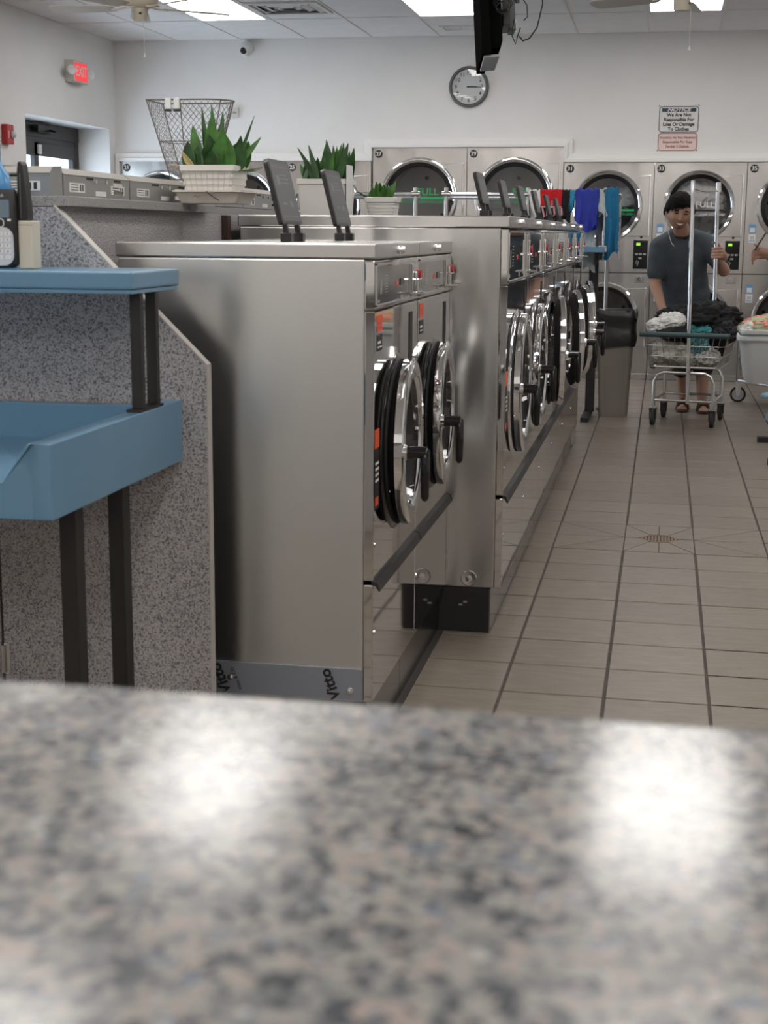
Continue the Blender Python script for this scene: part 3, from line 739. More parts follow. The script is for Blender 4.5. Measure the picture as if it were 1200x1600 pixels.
# end-panel screw of the taller row
# plinths
p1 = MB().box(-1.30, -.684, 3.43, 4.638, 0, .150).build('washer_plinth', 'black_matte'); tag(p1, 'low dark plinth under the two nearest washers', 'plinth')
for y0, y1 in ((3.432, 3.90), (3.904, 4.636)): MB().box(-.684, -.681, y0, y1, .006, .149).build('cladding', 'steel_plinth', p1)
MB().box(-.684, -.662, 3.43, 4.62, 0, .006).build('floor_curb', 'curb_dark', p1)
p2 = MB().box(-1.35, -.516, 4.64, 8.94, 0, .148).build('washer_plinth', 'black_matte'); tag(p2, 'long plinth with black end face under the row of six washers', 'plinth')
for y0, y1 in ((4.642, 5.5), (5.504, 6.8), (6.804, 8.93)): MB().box(-.516, -.512, y0, y1, .006, .147).build('cladding', 'steel_plinth', p2)
for x, z in ((-.600, .098), (-.615, .088)): MB().box(x, x + .012, 4.6385, 4.641, z, z + .006).build('paint_chip', 'grey_metal_light', p2)
# screw cap on the near side of the row of six
r1 = [o for o in col.objects if o.get('label', '').startswith('first washer of the taller')][0]
sp_ = MB().lathe([(.012, -.002), (.024, -.004), (.027, 0)], (-.105, -W2 / 2 + .002, .030), 'y', 22).build('screw_cap', 'chrome_dull', r1, smooth=True)
MB().lathe([(.0001, -.005), (.011, -.004), (.012, 0)], (-.105, -W2 / 2 + .002, .030), 'y', 16).build('screw', 'chrome', sp_, smooth=True)
# steel end stand beyond the last washer
es = MB().box(-1.30, -.500, 8.955, 9.30, .0, 1.02).build('steel_cabinet', 'steel_mirror', bevel=.004); tag(es, 'low stainless cabinet standing past the last washer of the row', 'cabinet')

# ================================================================== BULKHEAD, PANEL
bh = MB().box(-1.75, -1.392, 3.30, 9.0, 0, 1.345).build('bulkhead', 'laminate'); tag(bh, 'grey speckled low wall running behind the washers', 'low wall')
MB().box(-1.78, -1.360, 3.27, 4.42, 1.345, 1.368).build('ledge', 'laminate_ledge', bh, bevel=.002)
MB().box(-2.5, -1.781, 3.27, 3.60, 1.345, 1.368).build('ledge', 'laminate_ledge', bh, bevel=.002)
MB().box(-1.78, -1.395, 4.42, 9.0, 1.345, 1.366).build('ledge', 'laminate_ledge', bh, bevel=.002)
MB().box(-1.392, -1.372, 4.59, 4.63, .2, 1.34).build('end_strip', 'brown_dark', bh)
ep = thing('end_panel', 'grey speckled laminate end panel with a cut-off corner, beside the nearest washer', 'panel', (0, 3.27, 0))
MB().prism([(-1.560, 0), (-1.030, 0), (-1.030, .985), (-1.392, 1.343), (-1.560, 1.343)], -.010, .018, 'y').build('board', 'laminate', ep)
b = MB(); b.prism([(-1.030, 0), (-1.027, 0), (-1.027, .9865), (-1.391, 1.347), (-1.393, 1.3435), (-1.030, .985)], -.011, .019, 'y'); b.build('edge_band', 'laminate_edge', ep)
dp = MB().box(-2.45, -1.567, -.012, .016, .06, 1.0).build('cabinet_door', 'laminate', ep)
MB().box(-2.45, -1.564, -.010, .016, 1.0, 1.343).build('top_board', 'laminate', ep)
MB().box(-1.566, -1.561, -.004, .016, 0, 1.0).build('gap', 'brown_dark', ep)
for z in (.215, .80):
    h_ = MB().cyl((-1.562, -.016, z), (-1.562, -.016, z + .07), .006, n=10).build('hinge', 'chrome_dull', dp, smooth=True)
    MB().box(-1.560, -1.545, -.0125, -.0105, z - .005, z + .075).build('leaf_plate', 'chrome_dull', h_)
# control heads standing on the bulkhead
heads = []
HY = [2.76, 3.262, 3.80, 4.34, 4.88, 5.42]
hl = ['beside the black upright holder', 'at the corner of the ledge', 'left of the potted plant', 'behind the potted plant', 'behind the first open washer lid']
HY[1] = 3.352
for i in range(5):
    y0, y1 = HY[i] + .003, HY[i + 1] - .003
    hx_ = -1.405; DH = .30; d_ = (y1 - y0) / 2
    hd = thing('control_head', 'grey metal washer control head on the ledge, ' + hl[i], 'control box', (hx_, (y0 + y1) / 2, 1.3685), 0, 'control heads along the ledge')
    if i == 0:   # the one on the end of the ledge faces the counter
        d_ = .27; DH = .070; hd.location = (-1.405 - d_, 3.278, 1.3685); hd.rotation_euler = (0, 0, -PI / 2)
    MB().prism([(0, 0), (0, .052), (-.018, .066), (-DH, .066 + DH * .04), (-DH, 0)], -d_, d_, 'y').build('housing', 'grey_metal', hd)
    MB().prism([(.0008, .0505), (.002, .0525), (-.018, .0675), (-DH - .002, .0675 + DH * .04), (-DH - .002, .0655 + DH * .04), (-.019, .0655)], -d_, d_, 'y').build('lid', 'head_lid', hd)
    for yy, dx_ in (((d_ * .62, .10), (-d_ * .62, .10)) if i else ((d_ - .07, .10), (-d_ * .62, .10))):
        s_ = MB().box(0, .001, yy - .05, yy + .045, .012, .034).build('rating_label', 'white_label', hd)
        b = MB()
        for k in range(3): b.box(.001, .0013, yy - .042, yy + .005, .016 + k * .006, .018 + k * .006)
        for k in range(2): b.box(.001, .0013, yy + .015 + k * .014, yy + .023 + k * .014, .015, .031)
        b.build('print', 'ink', s_)
    for yy in (-.02, .05): MB().cyl((0, yy, .042), (.004, yy, .042), .006, n=10).build('screw', 'chrome', hd, smooth=True)
    MB().box(0, .001, -.02, .05, .006, .018).build('rating_label', 'white_label', hd)
    for k in range(2): MB().box(0, .002, .10, .165, .010 + k * .020, .022 + k * .020).build('latch_plate', 'chrome', hd, bevel=.002)
    MB().box(-.001, .0012, -d_ * .35, -d_ * .15, .044, .049).build('vent_slot', 'black_matte', hd)
    MB().box(-.001, .0012, d_ * .5, d_ * .7, .044, .049).build('vent_slot', 'black_matte', hd)

# ================================================================== SERVICE COUNTER
ct = thing('service_counter', 'polished speckled granite counter in the foreground', 'counter', (0, 0, 0))
MB().box(-1.6, 1.9, -.25, .749, 1.0, 1.04).build('countertop', 'granite', ct, bevel=.007, seg=3)
MB().box(-1.55, 1.85, -.12, .62, 0, 1.0).build('base', 'laminate', ct)

# ================================================================== BLUE FOLDING TABLES
def grid_path(pts, ys): pass
def folding_table(name, label, loc, length, shelf_z=True, tray=True):
    """local: right end at x=0, front at y=0, runs to -x; depth .755"""
    T = thing(name, label, 'table', loc)
    Lx, Dy = length, .755
    zb_, zf, zr = .762, .81, .905
    # tray: floor, back wall, end walls, stepped front lip
    b = MB()
    b.box(-Lx + .035, -.035, .035, Dy - .035, zb_ + .02, zf)
    b.box(-Lx + .04, -.04, Dy - .04, Dy, zb_, .892)
    b.box(-.04, 0, .0, Dy, zb_, zr)
    b.box(-Lx, -Lx + .04, 0, Dy, zb_, zr)
    b.prism([(-.04, zb_), (-.04, zr), (-.045, zr), (-.098, .832), (-Lx + .098, .832), (-Lx + .045, zr), (-Lx + .04, zr), (-Lx + .04, zb_)], 0, .035, 'y')
    b.build('tray', 'blue_gelcoat', T, bevel=.007, seg=3, wn=True)
    for x in (-.045, -Lx + .045):
        for y in (.203, .467):
            MB().box(x - .032, x + .003, y, y + .046, 0, zb_).build('leg', 'black_paint', T, bevel=.003)
        MB().box(x - .03, x + .0, .05, Dy - .05, 0, .03).build('foot', 'black_paint', T, bevel=.003)
        MB().box(x + (.008 if x > -.5 else -.042), x + (.042 if x > -.5 else -.008), .490, .635, zr, zr + .006).build('post_plate', 'black_paint', T)
        for y in (.515, .612): MB().box(x + (.016 if x > -.5 else -.040), x + (.040 if x > -.5 else -.016), y - .011, y + .011, zr + .006, 1.169).build('post', 'black_paint', T, bevel=.002)
    s_ = MB().box(-Lx, 0, .445, Dy + .0, 1.168, 1.206).build('shelf', 'blue_gelcoat', T, bevel=.006, seg=3, wn=True)
    MB().box(-Lx + .003, -.003, .449, Dy - .004, 1.1595, 1.1675).build('shelf_lip', 'blue_gelcoat', s_, bevel=.001)
    return T
folding_table('folding_table', 'blue fibreglass folding table with raised shelf, beside the speckled end panel', (-1.088, 2.497, 0), 1.55)
# far table, end on, with rack bars above
ft = thing('folding_table', 'far blue folding shelf on a black post under the hanging clothes', 'table', (-.39, 10.1, 0))
MB().box(-1.9, 0, 0, .62, 1.165, 1.203).build('shelf', 'blue_gelcoat', ft, bevel=.006, seg=3)
MB().box(-.004, .012, .02, .08, 1.168, 1.200).build('end_bracket', 'chrome_dull', ft, bevel=.002)
MB().box(-1.9, -.32, -.05, .62, .76, .80).build('tabletop', 'blue_gelcoat', ft, bevel=.006)
for x in (-.08, -1.75):
    MB().box(x - .045, x + .02, .50, .56, .03, 1.165).build('post', 'black_paint', ft, bevel=.003)
    MB().box(x - .055, x + .0, .12, .82, 0, .032).build('foot', 'black_paint', ft, bevel=.004)

# ================================================================== GARMENT RACKS AND HANGING CLOTHES
def rack(label, x0, x1, y, z, posts, zfoot=1.203):
    R_ = thing('garment_rack', label, 'garment rack', (0, y, 0))
    MB().tube([(x0, 0, z), (x1, 0, z)], .013, 10).build('hang_bar', 'chrome_dull', R_, smooth=True)
    MB().tube([(x0, .12, z - .02), (x1, .12, z - .02)], .013, 10).build('hang_bar', 'chrome_dull', R_, smooth=True)
    for x in posts:
        p = MB().tube([(x, 0, zfoot), (x, 0, z + .045)], .015, 10).build('post', 'chrome_dull', R_, smooth=True)
        b = MB(); b.tube([(x - .03, -.001, z), (x + .03, -.001, z)], .020, 10); b.build('clamp', 'bare_wire', p, smooth=True)
        MB().lathe([(.0001, 0), (.035, 0), (.035, .008), (.016, .012)], (x, 0, zfoot), 'z', 14).build('base_flange', 'chrome_dull', p, smooth=True)
    return R_
rack('chrome garment rack whose bar holds the hanging clothes', -.955, -.30, 10.30, 1.552, (-.93, -.405), 1.203)
rack('empty chrome garment rack right of the small potted plant', -1.52, -1.03, 10.30, 1.552, (-1.50,), 1.203)
rack('empty chrome garment rack behind the small potted plant', -2.26, -1.70, 10.30, 1.552, (-1.715, -2.24), 1.203)
pt = thing('rack_stand', 'slim grey metal pole standing behind the black-bagged trash can', 'pole', (-.405, 10.99, 0))
MB().tube([(0, 0, .03), (-.002, 0, 1.13), (.0, .0, 1.16)], .014, 10).build('pole', 'bare_wire', pt, smooth=True)
MB().lathe([(.0001, 0), (.05, 0), (.05, .012), (.02, .03)], (0, 0, 0), 'z', 20).build('base', 'black_paint', pt, smooth=True)

def garment(name, label, cat, x0, x1, ztop, lf, lb, m, folds=4, amp=.012, seed=0, taper=1., slant=0., y=10.30, hem=.02, grp='clothes hanging on the rack', off=0.):
    rnd = random.Random(seed); ph = [rnd.uniform(0, 6.28) for _ in range(4)]
    r = .019 + off; tot = lf + PI * r + lb
    def fn(u, v):
        s = v * tot; x = x0 + (x1 - x0) * u
        fold = amp * (math.sin(u * folds * 2 * PI + ph[0]) + .6 * math.sin(u * folds * 3.7 * PI + ph[1]))
        if s < lf: # front, bottom to top
            k = 1 - s / lf; z = ztop - r - k * (lf + hem * math.sin(u * 5 + ph[2]) * 1.0); yy = y - r - fold * k - abs(fold) * .3 - .004
            xc = (x0 + x1) / 2 + slant * k; xx = xc + (x - (x0 + x1) / 2) * (1 + (taper - 1) * k) + .008 * math.sin(k * 6 + ph[3]) * k
        elif s < lf + PI * r:
            a = (s - lf) / r; z = ztop - r + r * math.sin(a) + .5 * fold * math.sin(a); yy = y - r * math.cos(a) - .004 * math.cos(a); xx = x
        else:
            k = (s - lf - PI * r) / lb; z = ztop - r - k * (lb + hem * math.sin(u * 4 + ph[1])); yy = y + r + fold * k + abs(fold) * .3 + .004; xx = (x0 + x1) / 2 + (x - (x0 + x1) / 2) * (1 + (taper - 1) * k)
        return (xx, yy, z)
    o = MB().grid(fn, max(5, int((x1 - x0) / .006)), 44).build(name, m, smooth=True, solid=.003)
    for p in o.data.polygons: p.use_smooth = True
    return tag(o, label, cat, grp)
garment('hanging_shirt', 'white shirt hanging at the left end of the rack', 'clothing', -.930, -.850, 1.585, .21, .2, 'cloth_white', 2, .010, 1, .8, .03, hem=.04)
g_ = garment('hanging_shorts', 'red and black sports shorts with a pale printed emblem on the rack', 'clothing', -.847, -.700, 1.588, .215, .2, 'cloth_red', 3, .004, 2, 1.02)
# black lower half of the red shorts, printed emblem
b = MB().grid(lambda u, v: (-.843 + .147 * u, 10.270 - .004 * math.sin(u * 18) - v * .006, 1.478 - .118 * v), 14, 6); b.build('dark_panel', 'cloth_black', g_, smooth=True, solid=.003)
b = MB()
for k in range(3): b.tube([(-.83 + .05 * k, 10.262, 1.462), (-.815 + .05 * k, 10.259, 1.40), (-.795 + .05 * k, 10.259, 1.415), (-.80 + .05 * k, 10.262, 1.46)], .007, 6)
b.tube([(-.84, 10.262, 1.468), (-.70, 10.262, 1.468)], .006, 6); b.tube([(-.765, 10.262, 1.46), (-.765, 10.262, 1.51)], .005, 6)
b.build('emblem', 'cloth_pink', g_, smooth=True)
garment('hanging_shirt', 'black shirt hanging between the red shorts and the blue jersey', 'clothing', -.697, -.648, 1.585, .19, .2, 'cloth_black', 2, .006, 3, 1.25)
garment('hanging_shirt', 'bright blue cap sleeve hanging beside the royal blue jersey', 'clothing', -.645, -.618, 1.585, .12, .12, 'cloth_cyan', 1, .004, 4)
garment('hanging_jersey', 'royal blue jersey hanging in the middle of the rack', 'clothing', -.612, -.448, 1.592, .235, .22, 'cloth_blue', 3, .012, 5, .92, hem=.04)
garment('hanging_towel', 'pale grey towel hanging low behind the blue jersey', 'clothing', -.560, -.470, 1.552, .49, .25, 'cloth_pale', 2, .004, 6, .95, y=10.42)
garment('hanging_shirt', 'small white shirt hanging right of the blue jersey', 'clothing', -.444, -.418, 1.588, .15, .15, 'cloth_pale', 1, .006, 7, 2.2, .015)
garment('hanging_trousers', 'grey trousers hanging behind the long blue towel', 'clothing', -.47, -.41, 1.552, .44, .3, 'cloth_grey', 2, .006, 8, 1.0, y=10.42)
garment('hanging_towel', 'long bright blue towel hanging at the right end of the rack', 'clothing', -.408, -.315, 1.600, .44, .35, 'cloth_teal', 2, .014, 9, .95, .012, hem=.03)
garment('hanging_strap', 'thin pale print scarf hanging at the far right of the rack', 'clothing', -.322, -.300, 1.552, .40, .3, 'cloth_print_grey', 1, .004, 10, 1.0, -.005, y=10.42)

# ================================================================== TRASH CAN
tcn = thing('trash_can', 'tall beige trash can lined with a black plastic bag', 'trash can', (-.315, 10.72, 0))
def ringpoly(w_, d_, r, z): return [(p[0], p[1], z) for p in rrect(w_, d_, r, 4)]
def loft(b, rings, cap0=True, cap1=True):
    o = len(b.v); n = len(rings[0])
    for R_ in rings: b.v += [tuple(p) for p in R_]
    for i in range(len(rings) - 1):
        for j in range(n): b.f.append((o + i * n + j, o + i * n + (j + 1) % n, o + (i + 1) * n + (j + 1) % n, o + (i + 1) * n + j))
    if cap0: b.f.append(tuple(o + j for j in range(n))[::-1])
    if cap1: b.f.append(tuple(o + (len(rings) - 1) * n + j for j in range(n)))
    return b
b = loft(MB(), [ringpoly(.20, .22, .03, 0), ringpoly(.205, .225, .03, .02), ringpoly(.265, .275, .04, .68)], True, False); b.build('bin', 'can_beige', tcn, smooth=True)
for x in (-.055, .055):
    b = MB(); b.prism([(x - .004, .01), (x + .004, .01), (x * 1.25 + .004, .60), (x * 1.25 - .004, .60)], -.115, -.105, 'y'); b.v = [(p[0], p[1] - .028 * p[2] / .68, p[2]) for p in b.v]; b.build('rib', 'can_beige', tcn)
def wr(w_, d_, z, a, sd, n=40):
    out = []
    rr = rrect(w_, d_, .05, 9)
    for k, p in enumerate(rr):
        t = 1 + a * noise.noise(Vector((p[0] * 25, p[1] * 25, z * 20 + sd))); out.append((p[0] * t, p[1] * t, z + a * .5 * noise.noise(Vector((p[0] * 30 + 9, p[1] * 30, sd)))))
    return out
b = loft(MB(), [wr(.30, .31, .515, .10, 1), wr(.305, .315, .56, .06, 2), wr(.285, .295, .62, .05, 3), wr(.285, .295, .67, .04, 4), wr(.30, .31, .71, .05, 4.5), wr(.285, .295, .755, .05, 5), wr(.24, .25, .74, .08, 6), wr(.20, .21, .60, .1, 7)], False, True)
b.build('bag', 'bag_black', tcn, smooth=True)

# ================================================================== BLOBS OF LAUNDRY
def heap(name, label, cat, c, rad, m, seed, rough=.30, freq=3.2, grp=None, parent=None, flat=None):
    bm = bmesh.new(); bmesh.ops.create_icosphere(bm, subdivisions=5, radius=1.)
    for v_ in bm.verts:
        p = v_.co.copy(); q = p * freq * .5 + Vector((seed * 3.1, seed * 1.7, seed))
        d = 1 + rough * (noise.noise(q) * .9 + .55 * (1 - abs(noise.noise(q * 2.3)) * 2) - .2 + .28 * (1 - 2.2 * abs(noise.noise(q * 4.1))) + .10 * noise.noise(q * 11))
        v_.co = Vector((p.x * rad[0] * d, p.y * rad[1] * d, p.z * rad[2] * d))
    me = bpy.data.meshes.new(name); bm.to_mesh(me); bm.free()
    for p in me.polygons: p.use_smooth = True
    me.materials.append(M[m]); o = bpy.data.objects.new(name, me); col.objects.link(o); o.location = c
    if parent: o.parent = parent
    elif label: tag(o, label, cat, grp)
    return o
heap('laundry_load', 'white laundry tumbling in the dryer numbered 33', 'laundry', (.29, 13.53, 1.60), (.19, .07, .13), 'cloth_white', 3, .45)
heap('laundry_load', 'dark laundry lying in the dryer numbered 31', 'laundry', (-.46, 13.55, 1.42), (.20, .08, .11), 'cloth_black', 5, .4)
heap('laundry_load', 'light grey laundry lying above the dark load in the dryer numbered 31', 'laundry', (-.36, 13.56, 1.60), (.11, .05, .09), 'cloth_pale', 8, .4)

# ================================================================== LAUNDRY CART
CX, CY, CR = .205, 10.385, math.radians(-9)
ctr = thing('laundry_cart', 'chrome wire laundry cart heaped with clothes, pushed by the smiling man', 'laundry cart', (CX, CY, 0), CR)
W_, D_ = .30, .30     # half size of basket top
wt, wb_ = (.285, .30), (.235, .25)
zt, zbk = .625, .405
def rim(w_, d_, z, r, m, nm, rad=.05, par=ctr):
    return MB().tube([(p[0], p[1], z) for p in rrect(2 * w_, 2 * d_, rad, 5)], r, 8, closed=True).build(nm, m, par, smooth=True)
rim(wt[0], wt[1], zt, .012, 'green_bumper', 'bumper')
MB().tube([(-wt[0] - .012, -wt[1] - .012, zt), (wt[0] + .012, -wt[1] - .012, zt)], .018, 10).build('bumper', 'green_bumper', ctr, smooth=True)
bk = rim(wb_[0], wb_[1], zbk, .006, 'bare_wire', 'basket')
for k, t in ((1, .33), (2, .66)): rim(wb_[0] + (wt[0] - wb_[0]) * t, wb_[1] + (wt[1] - wb_[1]) * t, zbk + (zt - zbk) * t, .003, 'bare_wire', 'wire', par=bk)
def wires(n, side):
    for i in range(1, n):
        t = i / n
        if side in ('f', 'b'):
            s = -1 if side == 'f' else 1
            p0 = (-wb_[0] + 2 * wb_[0] * t, s * wb_[1], zbk); p1 = (-wt[0] + 2 * wt[0] * t, s * wt[1], zt)
        else:
            s = -1 if side == 'l' else 1
            p0 = (s * wb_[0], -wb_[1] + 2 * wb_[1] * t, zbk); p1 = (s * wt[0], -wt[1] + 2 * wt[1] * t, zt)
        MB().tube([p0, p1], .0024, 5).build('wire', 'bare_wire', bk, smooth=True)
for sd in 'fblr': wires(13, sd)
for i in range(1, 9):
    x = -wb_[0] + 2 * wb_[0] * i / 9; MB().tube([(x, -wb_[1], zbk), (x, wb_[1], zbk)], .0022, 5).build('wire', 'bare_wire', bk, smooth=True)
# frame: two bent hoops + rails + casters
hx, hy_ = .20, .235
for s in (-1, 1):
    y = s * hy_
    MB().tube([(-hx, y, .13), (-hx, y, .30), (-hx + .02, y, .345), (-hx + .06, y, .365), (hx - .06, y, .365), (hx - .02, y, .345), (hx, y, .30), (hx, y, .13)], .0125, 10).build('hoop', 'chrome_dull', ctr, smooth=True)
    MB().tube([(-hx, y, .175), (hx, y, .175)], .010, 8).build('rail', 'chrome_dull', ctr, smooth=True)
    MB().tube([(s * hx, -hy_, .175), (s * hx, hy_, .175)], .010, 8).build('rail', 'chrome_dull', ctr, smooth=True)
def caster(x, y, par, R=.053, yaw=0., dark=True):
    c = MB().lathe([(.0001, .128), (.030, .128), (.030, .118), (.018, .112), (.018, .104), (.0001, .104)], (x, y, 0), 'z', 14).build('caster', 'chrome_dull', par, smooth=True)
    b = MB()
    for s in (-1, 1): b.box(x + s * .019 - .003, x + s * .019 + .003, y - .020, y + .020, .045, .110)
    b.box(x - .024, x + .024, y - .026, y + .026, .107, .118); b.build('fork', 'black_plastic', c)
    MB().lathe([(R * .3, -.012), (R * .9, -.014), (R, -.008), (R, .008), (R * .9, .014), (R * .3, .012)], (x, y, R), 'x', 22, closed=True).build('tyre', 'rubber', c, smooth=True)
    MB().lathe([(.0001, -.012), (R * .62, -.010), (R * .62, .010), (.0001, .012)], (x, y, R), 'x', 16).build('hub', 'chrome_dull', c, smooth=True)
for x in (-hx, hx):
    for y in (-hy_, hy_): caster(x, y, ctr)
# twin poles with top link
px_, pyf, pyr = .0, -.262, .25
MB().tube([(.035, -wb_[1] - .01, .16), (.03, -wt[1] - .012, .70), (.008, -wt[1] + .03, 1.640)], .0135, 10).build('pole', 'chrome', ctr, smooth=True)
MB().tube([(.115, .275, .42), (.115, .275, .9), (.105, .250, 1.632)], .0135, 10).build('pole', 'chrome', ctr, smooth=True)
b = MB(); b.tube([(.010, -.245, 1.592), (.045, -.05, 1.580), (.100, .245, 1.588)], .010, 8); b.build('pole_link', 'chrome_dull', ctr, smooth=True)
MB().tube([(.112, .2525, 1.58), (.108, .2505, 1.645)], .018, 10).build('pole_clamp', 'chrome', ctr, smooth=True)
CL = Matrix.Translation((CX, CY, 0)) @ Matrix.Rotation(CR, 4, 'Z')
def cart_heap(nm, lab, c, rad, m, sd, rough=.32, fr=3.4): return heap(nm, lab, 'laundry', CL @ Vector(c), rad, m, sd, rough, fr, 'laundry heaped in the cart')
cart_heap('laundry_sheet', 'beige bunched sheet at the front left inside the wire cart', (-.115, -.165, .495), (.105, .075, .075), 'cloth_beige', 11)
cart_heap('laundry_sheet', 'beige bunched sheet at the front middle inside the wire cart', (.0, -.17, .470), (.07, .07, .06), 'cloth_beige', 12)
cart_heap('laundry_cloth', 'aqua patterned cloth hanging at the front of the wire cart', (.085, -.185, .565), (.060, .06, .085), 'cloth_print_aqua', 13)
cart_heap('laundry_cloth', 'grey and white print cloth low in the front right of the cart', (.14, -.17, .470), (.085, .075, .055), 'cloth_print_grey', 14)
cart_heap('laundry_cloth', 'white cloth heaped at the left edge of the cart', (-.20, -.10, .665), (.08, .12, .055), 'cloth_white', 15)
cart_heap('laundry_cloth', 'white bunched cloth on top of the heap in the cart', (-.10, -.10, .700), (.095, .10, .06), 'cloth_white', 16, .4)
cart_heap('laundry_cloth', 'dark grey cloth draped under the white cloth in the cart', (-.075, -.16, .625), (.12, .09, .05), 'cloth_charcoal', 17)
cart_heap('laundry_cloth', 'aqua cloth spilling from the middle of the heap in the cart', (.075, -.13, .645), (.09, .08, .05), 'cloth_aqua', 18)
cart_heap('laundry_jacket', 'large black garment piled on top of the cart', (.11, -.02, .725), (.20, .17, .105), 'cloth_black', 19, .35)
cart_heap('laundry_jacket', 'black garment piled at the back left of the cart', (-.06, .12, .70), (.17, .12, .10), 'cloth_black', 20, .35)
cart_heap('laundry_jacket', 'charcoal garment hanging over the right edge of the cart', (.225, -.07, .640), (.09, .17, .08), 'cloth_charcoal', 21, .3)
cart_heap('laundry_cloth', 'charcoal cloth filling the right side of the wire cart', (.155, .05, .52), (.075, .15, .09), 'cloth_charcoal', 22)
cart_heap('laundry_cloth', 'pale cloth low in the back of the wire cart', (-.03, .08, .49), (.17, .11, .07), 'cloth_beige', 23)

# ================================================================== SECOND CART WITH TUBS
c2 = thing('tub_cart', 'wheeled stand under the white laundry tubs at the right edge', 'cart', (.86, 11.55, 0))
MB().tube([(.02, -.22, .17), (.26, -.22, .17), (.26, .22, .17), (-.26, .22, .17)], .012, 8, closed=True).build('base_frame', 'chrome_dull', c2, smooth=True)
MB().tube([(-.26, .21, .16), (-.262, .21, .30), (-.262, .21, .50)], .010, 8).build('upright', 'chrome_dull', c2, smooth=True)
for y in (.22,):
    MB().tube([(-.20, y, .17), (-.26, y, .40)], .006, 6).build('brace', 'chrome_dull', c2, smooth=True)
def big_wheel(x, y, R=.062):
    c_ = MB().box(x - .028, x + .028, y - .018, y + .018, .135, .162).build('caster', 'chrome_dull', c2, bevel=.003)
    b = MB(); b.prism([(x - .025, .14), (x + .025, .14), (x + .012, .05), (x - .012, .05)], y - .022, y - .019, 'y'); b.build('fork', 'chrome_dull', c_)
    MB().lathe([(R * .74, -.011), (R * .95, -.012), (R, -.006), (R, .006), (R * .95, .012), (R * .74, .011)], (x, y, R), 'y', 26, closed=True).build('tyre', 'rubber', c_, smooth=True)
    MB().lathe([(.0001, -.014), (R * .2, -.013), (R * .24, -.008), (R * .74, -.007), (R * .74, .007), (.0001, .012)], (x, y, R), 'y', 20).build('hub', 'silver_plastic', c_, smooth=True)
for x, y in ((-.245, .22), (.245, .22), (.04, -.22), (.245, -.22)): big_wheel(x, y)
def tub(z, lab, s=1.):
    T = thing('laundry_tub', lab, 'tub', (.87, 11.48, z), 0, 'white laundry tubs')
    def rp(w_, d_, zz, r=.08): return [(p[0], p[1], zz) for p in rrect(w_, d_, r, 6)]
    b = loft(MB(), [rp(.44 * s, .40 * s, 0), rp(.47 * s, .42 * s, .02), rp(.56 * s, .50 * s, .34), rp(.55 * s, .49 * s, .34), rp(.46 * s, .41 * s, .03)], True, True); b.build('shell', 'tub_white', T, smooth=True)
    b = loft(MB(), [rp(.565 * s, .505, .318), rp(.61 * s, .55, .322), rp(.615 * s, .555, .335), rp(.61 * s, .55, .352), rp(.565 * s, .505, .356), rp(.55 * s, .49, .345)], False, False); b.build('rim', 'tub_white', T, smooth=True)
    return T
tub(.195, 'lower white laundry tub on the wheeled stand at the right edge')
tub(.245, 'upper white laundry tub nested in the lower one, holding floral fabric', .93)
heap('floral_fabric', 'green and pink floral fabric heaped in the upper white tub', 'fabric', (.87, 11.48, .60), (.25, .22, .10), 'cloth_floral', 31, .2)
heap('checked_fabric', 'green and white cloth tucked at the left of the floral fabric in the tub', 'fabric', (.66, 11.42, .575), (.06, .14, .075), 'cloth_beige', 33, .2)
# stool
stl = thing('step_stool', 'light blue plastic stool at the right edge near the cart wheels', 'stool', (.855, 10.70, 0))
MB().lathe([(.0001, .19), (.10, .19), (.135, .18), (.14, .165), (.12, .155), (.0001, .155)], (0, 0, 0), 'z', 24).build('seat', 'stool_blue', stl, smooth=True)
MB().lathe([(.07, .155), (.06, .08), (.085, .02), (.09, .0), (.10, .0), (.095, .03), (.07, .08), (.08, .156)], (0, 0, 0), 'z', 24, closed=True).build('pedestal', 'stool_blue', stl, smooth=True)
# right hand folding table whose feet show
rt = thing('folding_table', 'folding table off the right side, only its black floor feet in the picture', 'table', (1.0, 8.45, 0))
for y in (.09, 1.06):
    MB().box(-.37, .37, y - .03, y + .03, 0, .035).build('foot', 'black_paint', rt, bevel=.004)
    MB().box(.03, .09, y - .03, y + .03, .035, .78).build('post', 'black_paint', rt, bevel=.003)
b = MB(); b.box(-.05, .55, -.2, 1.35, .78, .83); b.build('tray', 'blue_gelcoat', rt, bevel=.008, seg=3)

# ================================================================== PEOPLE
def capsule(b, p0, p1, r0, r1, n=14):
    p0, p1 = Vector(p0), Vector(p1); d = p1 - p0; L = max(d.length, 1e-6); t = d / L
    pts = []; rs = []
    for a in (0.02, .35, .7, .9): pts.append(p0 - t * r0 * (1 - a)); rs.append(max(.0008, r0 * math.sqrt(max(0, 1 - (1 - a) ** 2))))
    pts += [p0, p1]; rs += [r0, r1]
    for a in (.9, .7, .35, .02): pts.append(p1 + t * r1 * (1 - a)); rs.append(max(.0008, r1 * math.sqrt(max(0, 1 - (1 - a) ** 2))))
    b.tube(pts, rs, n)
def chain(b, pts, rs, n=14):
    for i in range(len(pts) - 1): capsule(b, pts[i], pts[i + 1], rs[i], rs[i + 1], n)
def ell(b, c, r3, rot=None):
    t = MB().ball((0, 0, 0), 1., 24, 16, r3)
    if rot: t.xf(rot)
    b.add([(p[0] + c[0], p[1] + c[1], p[2] + c[2]) for p in t.v], t.f)
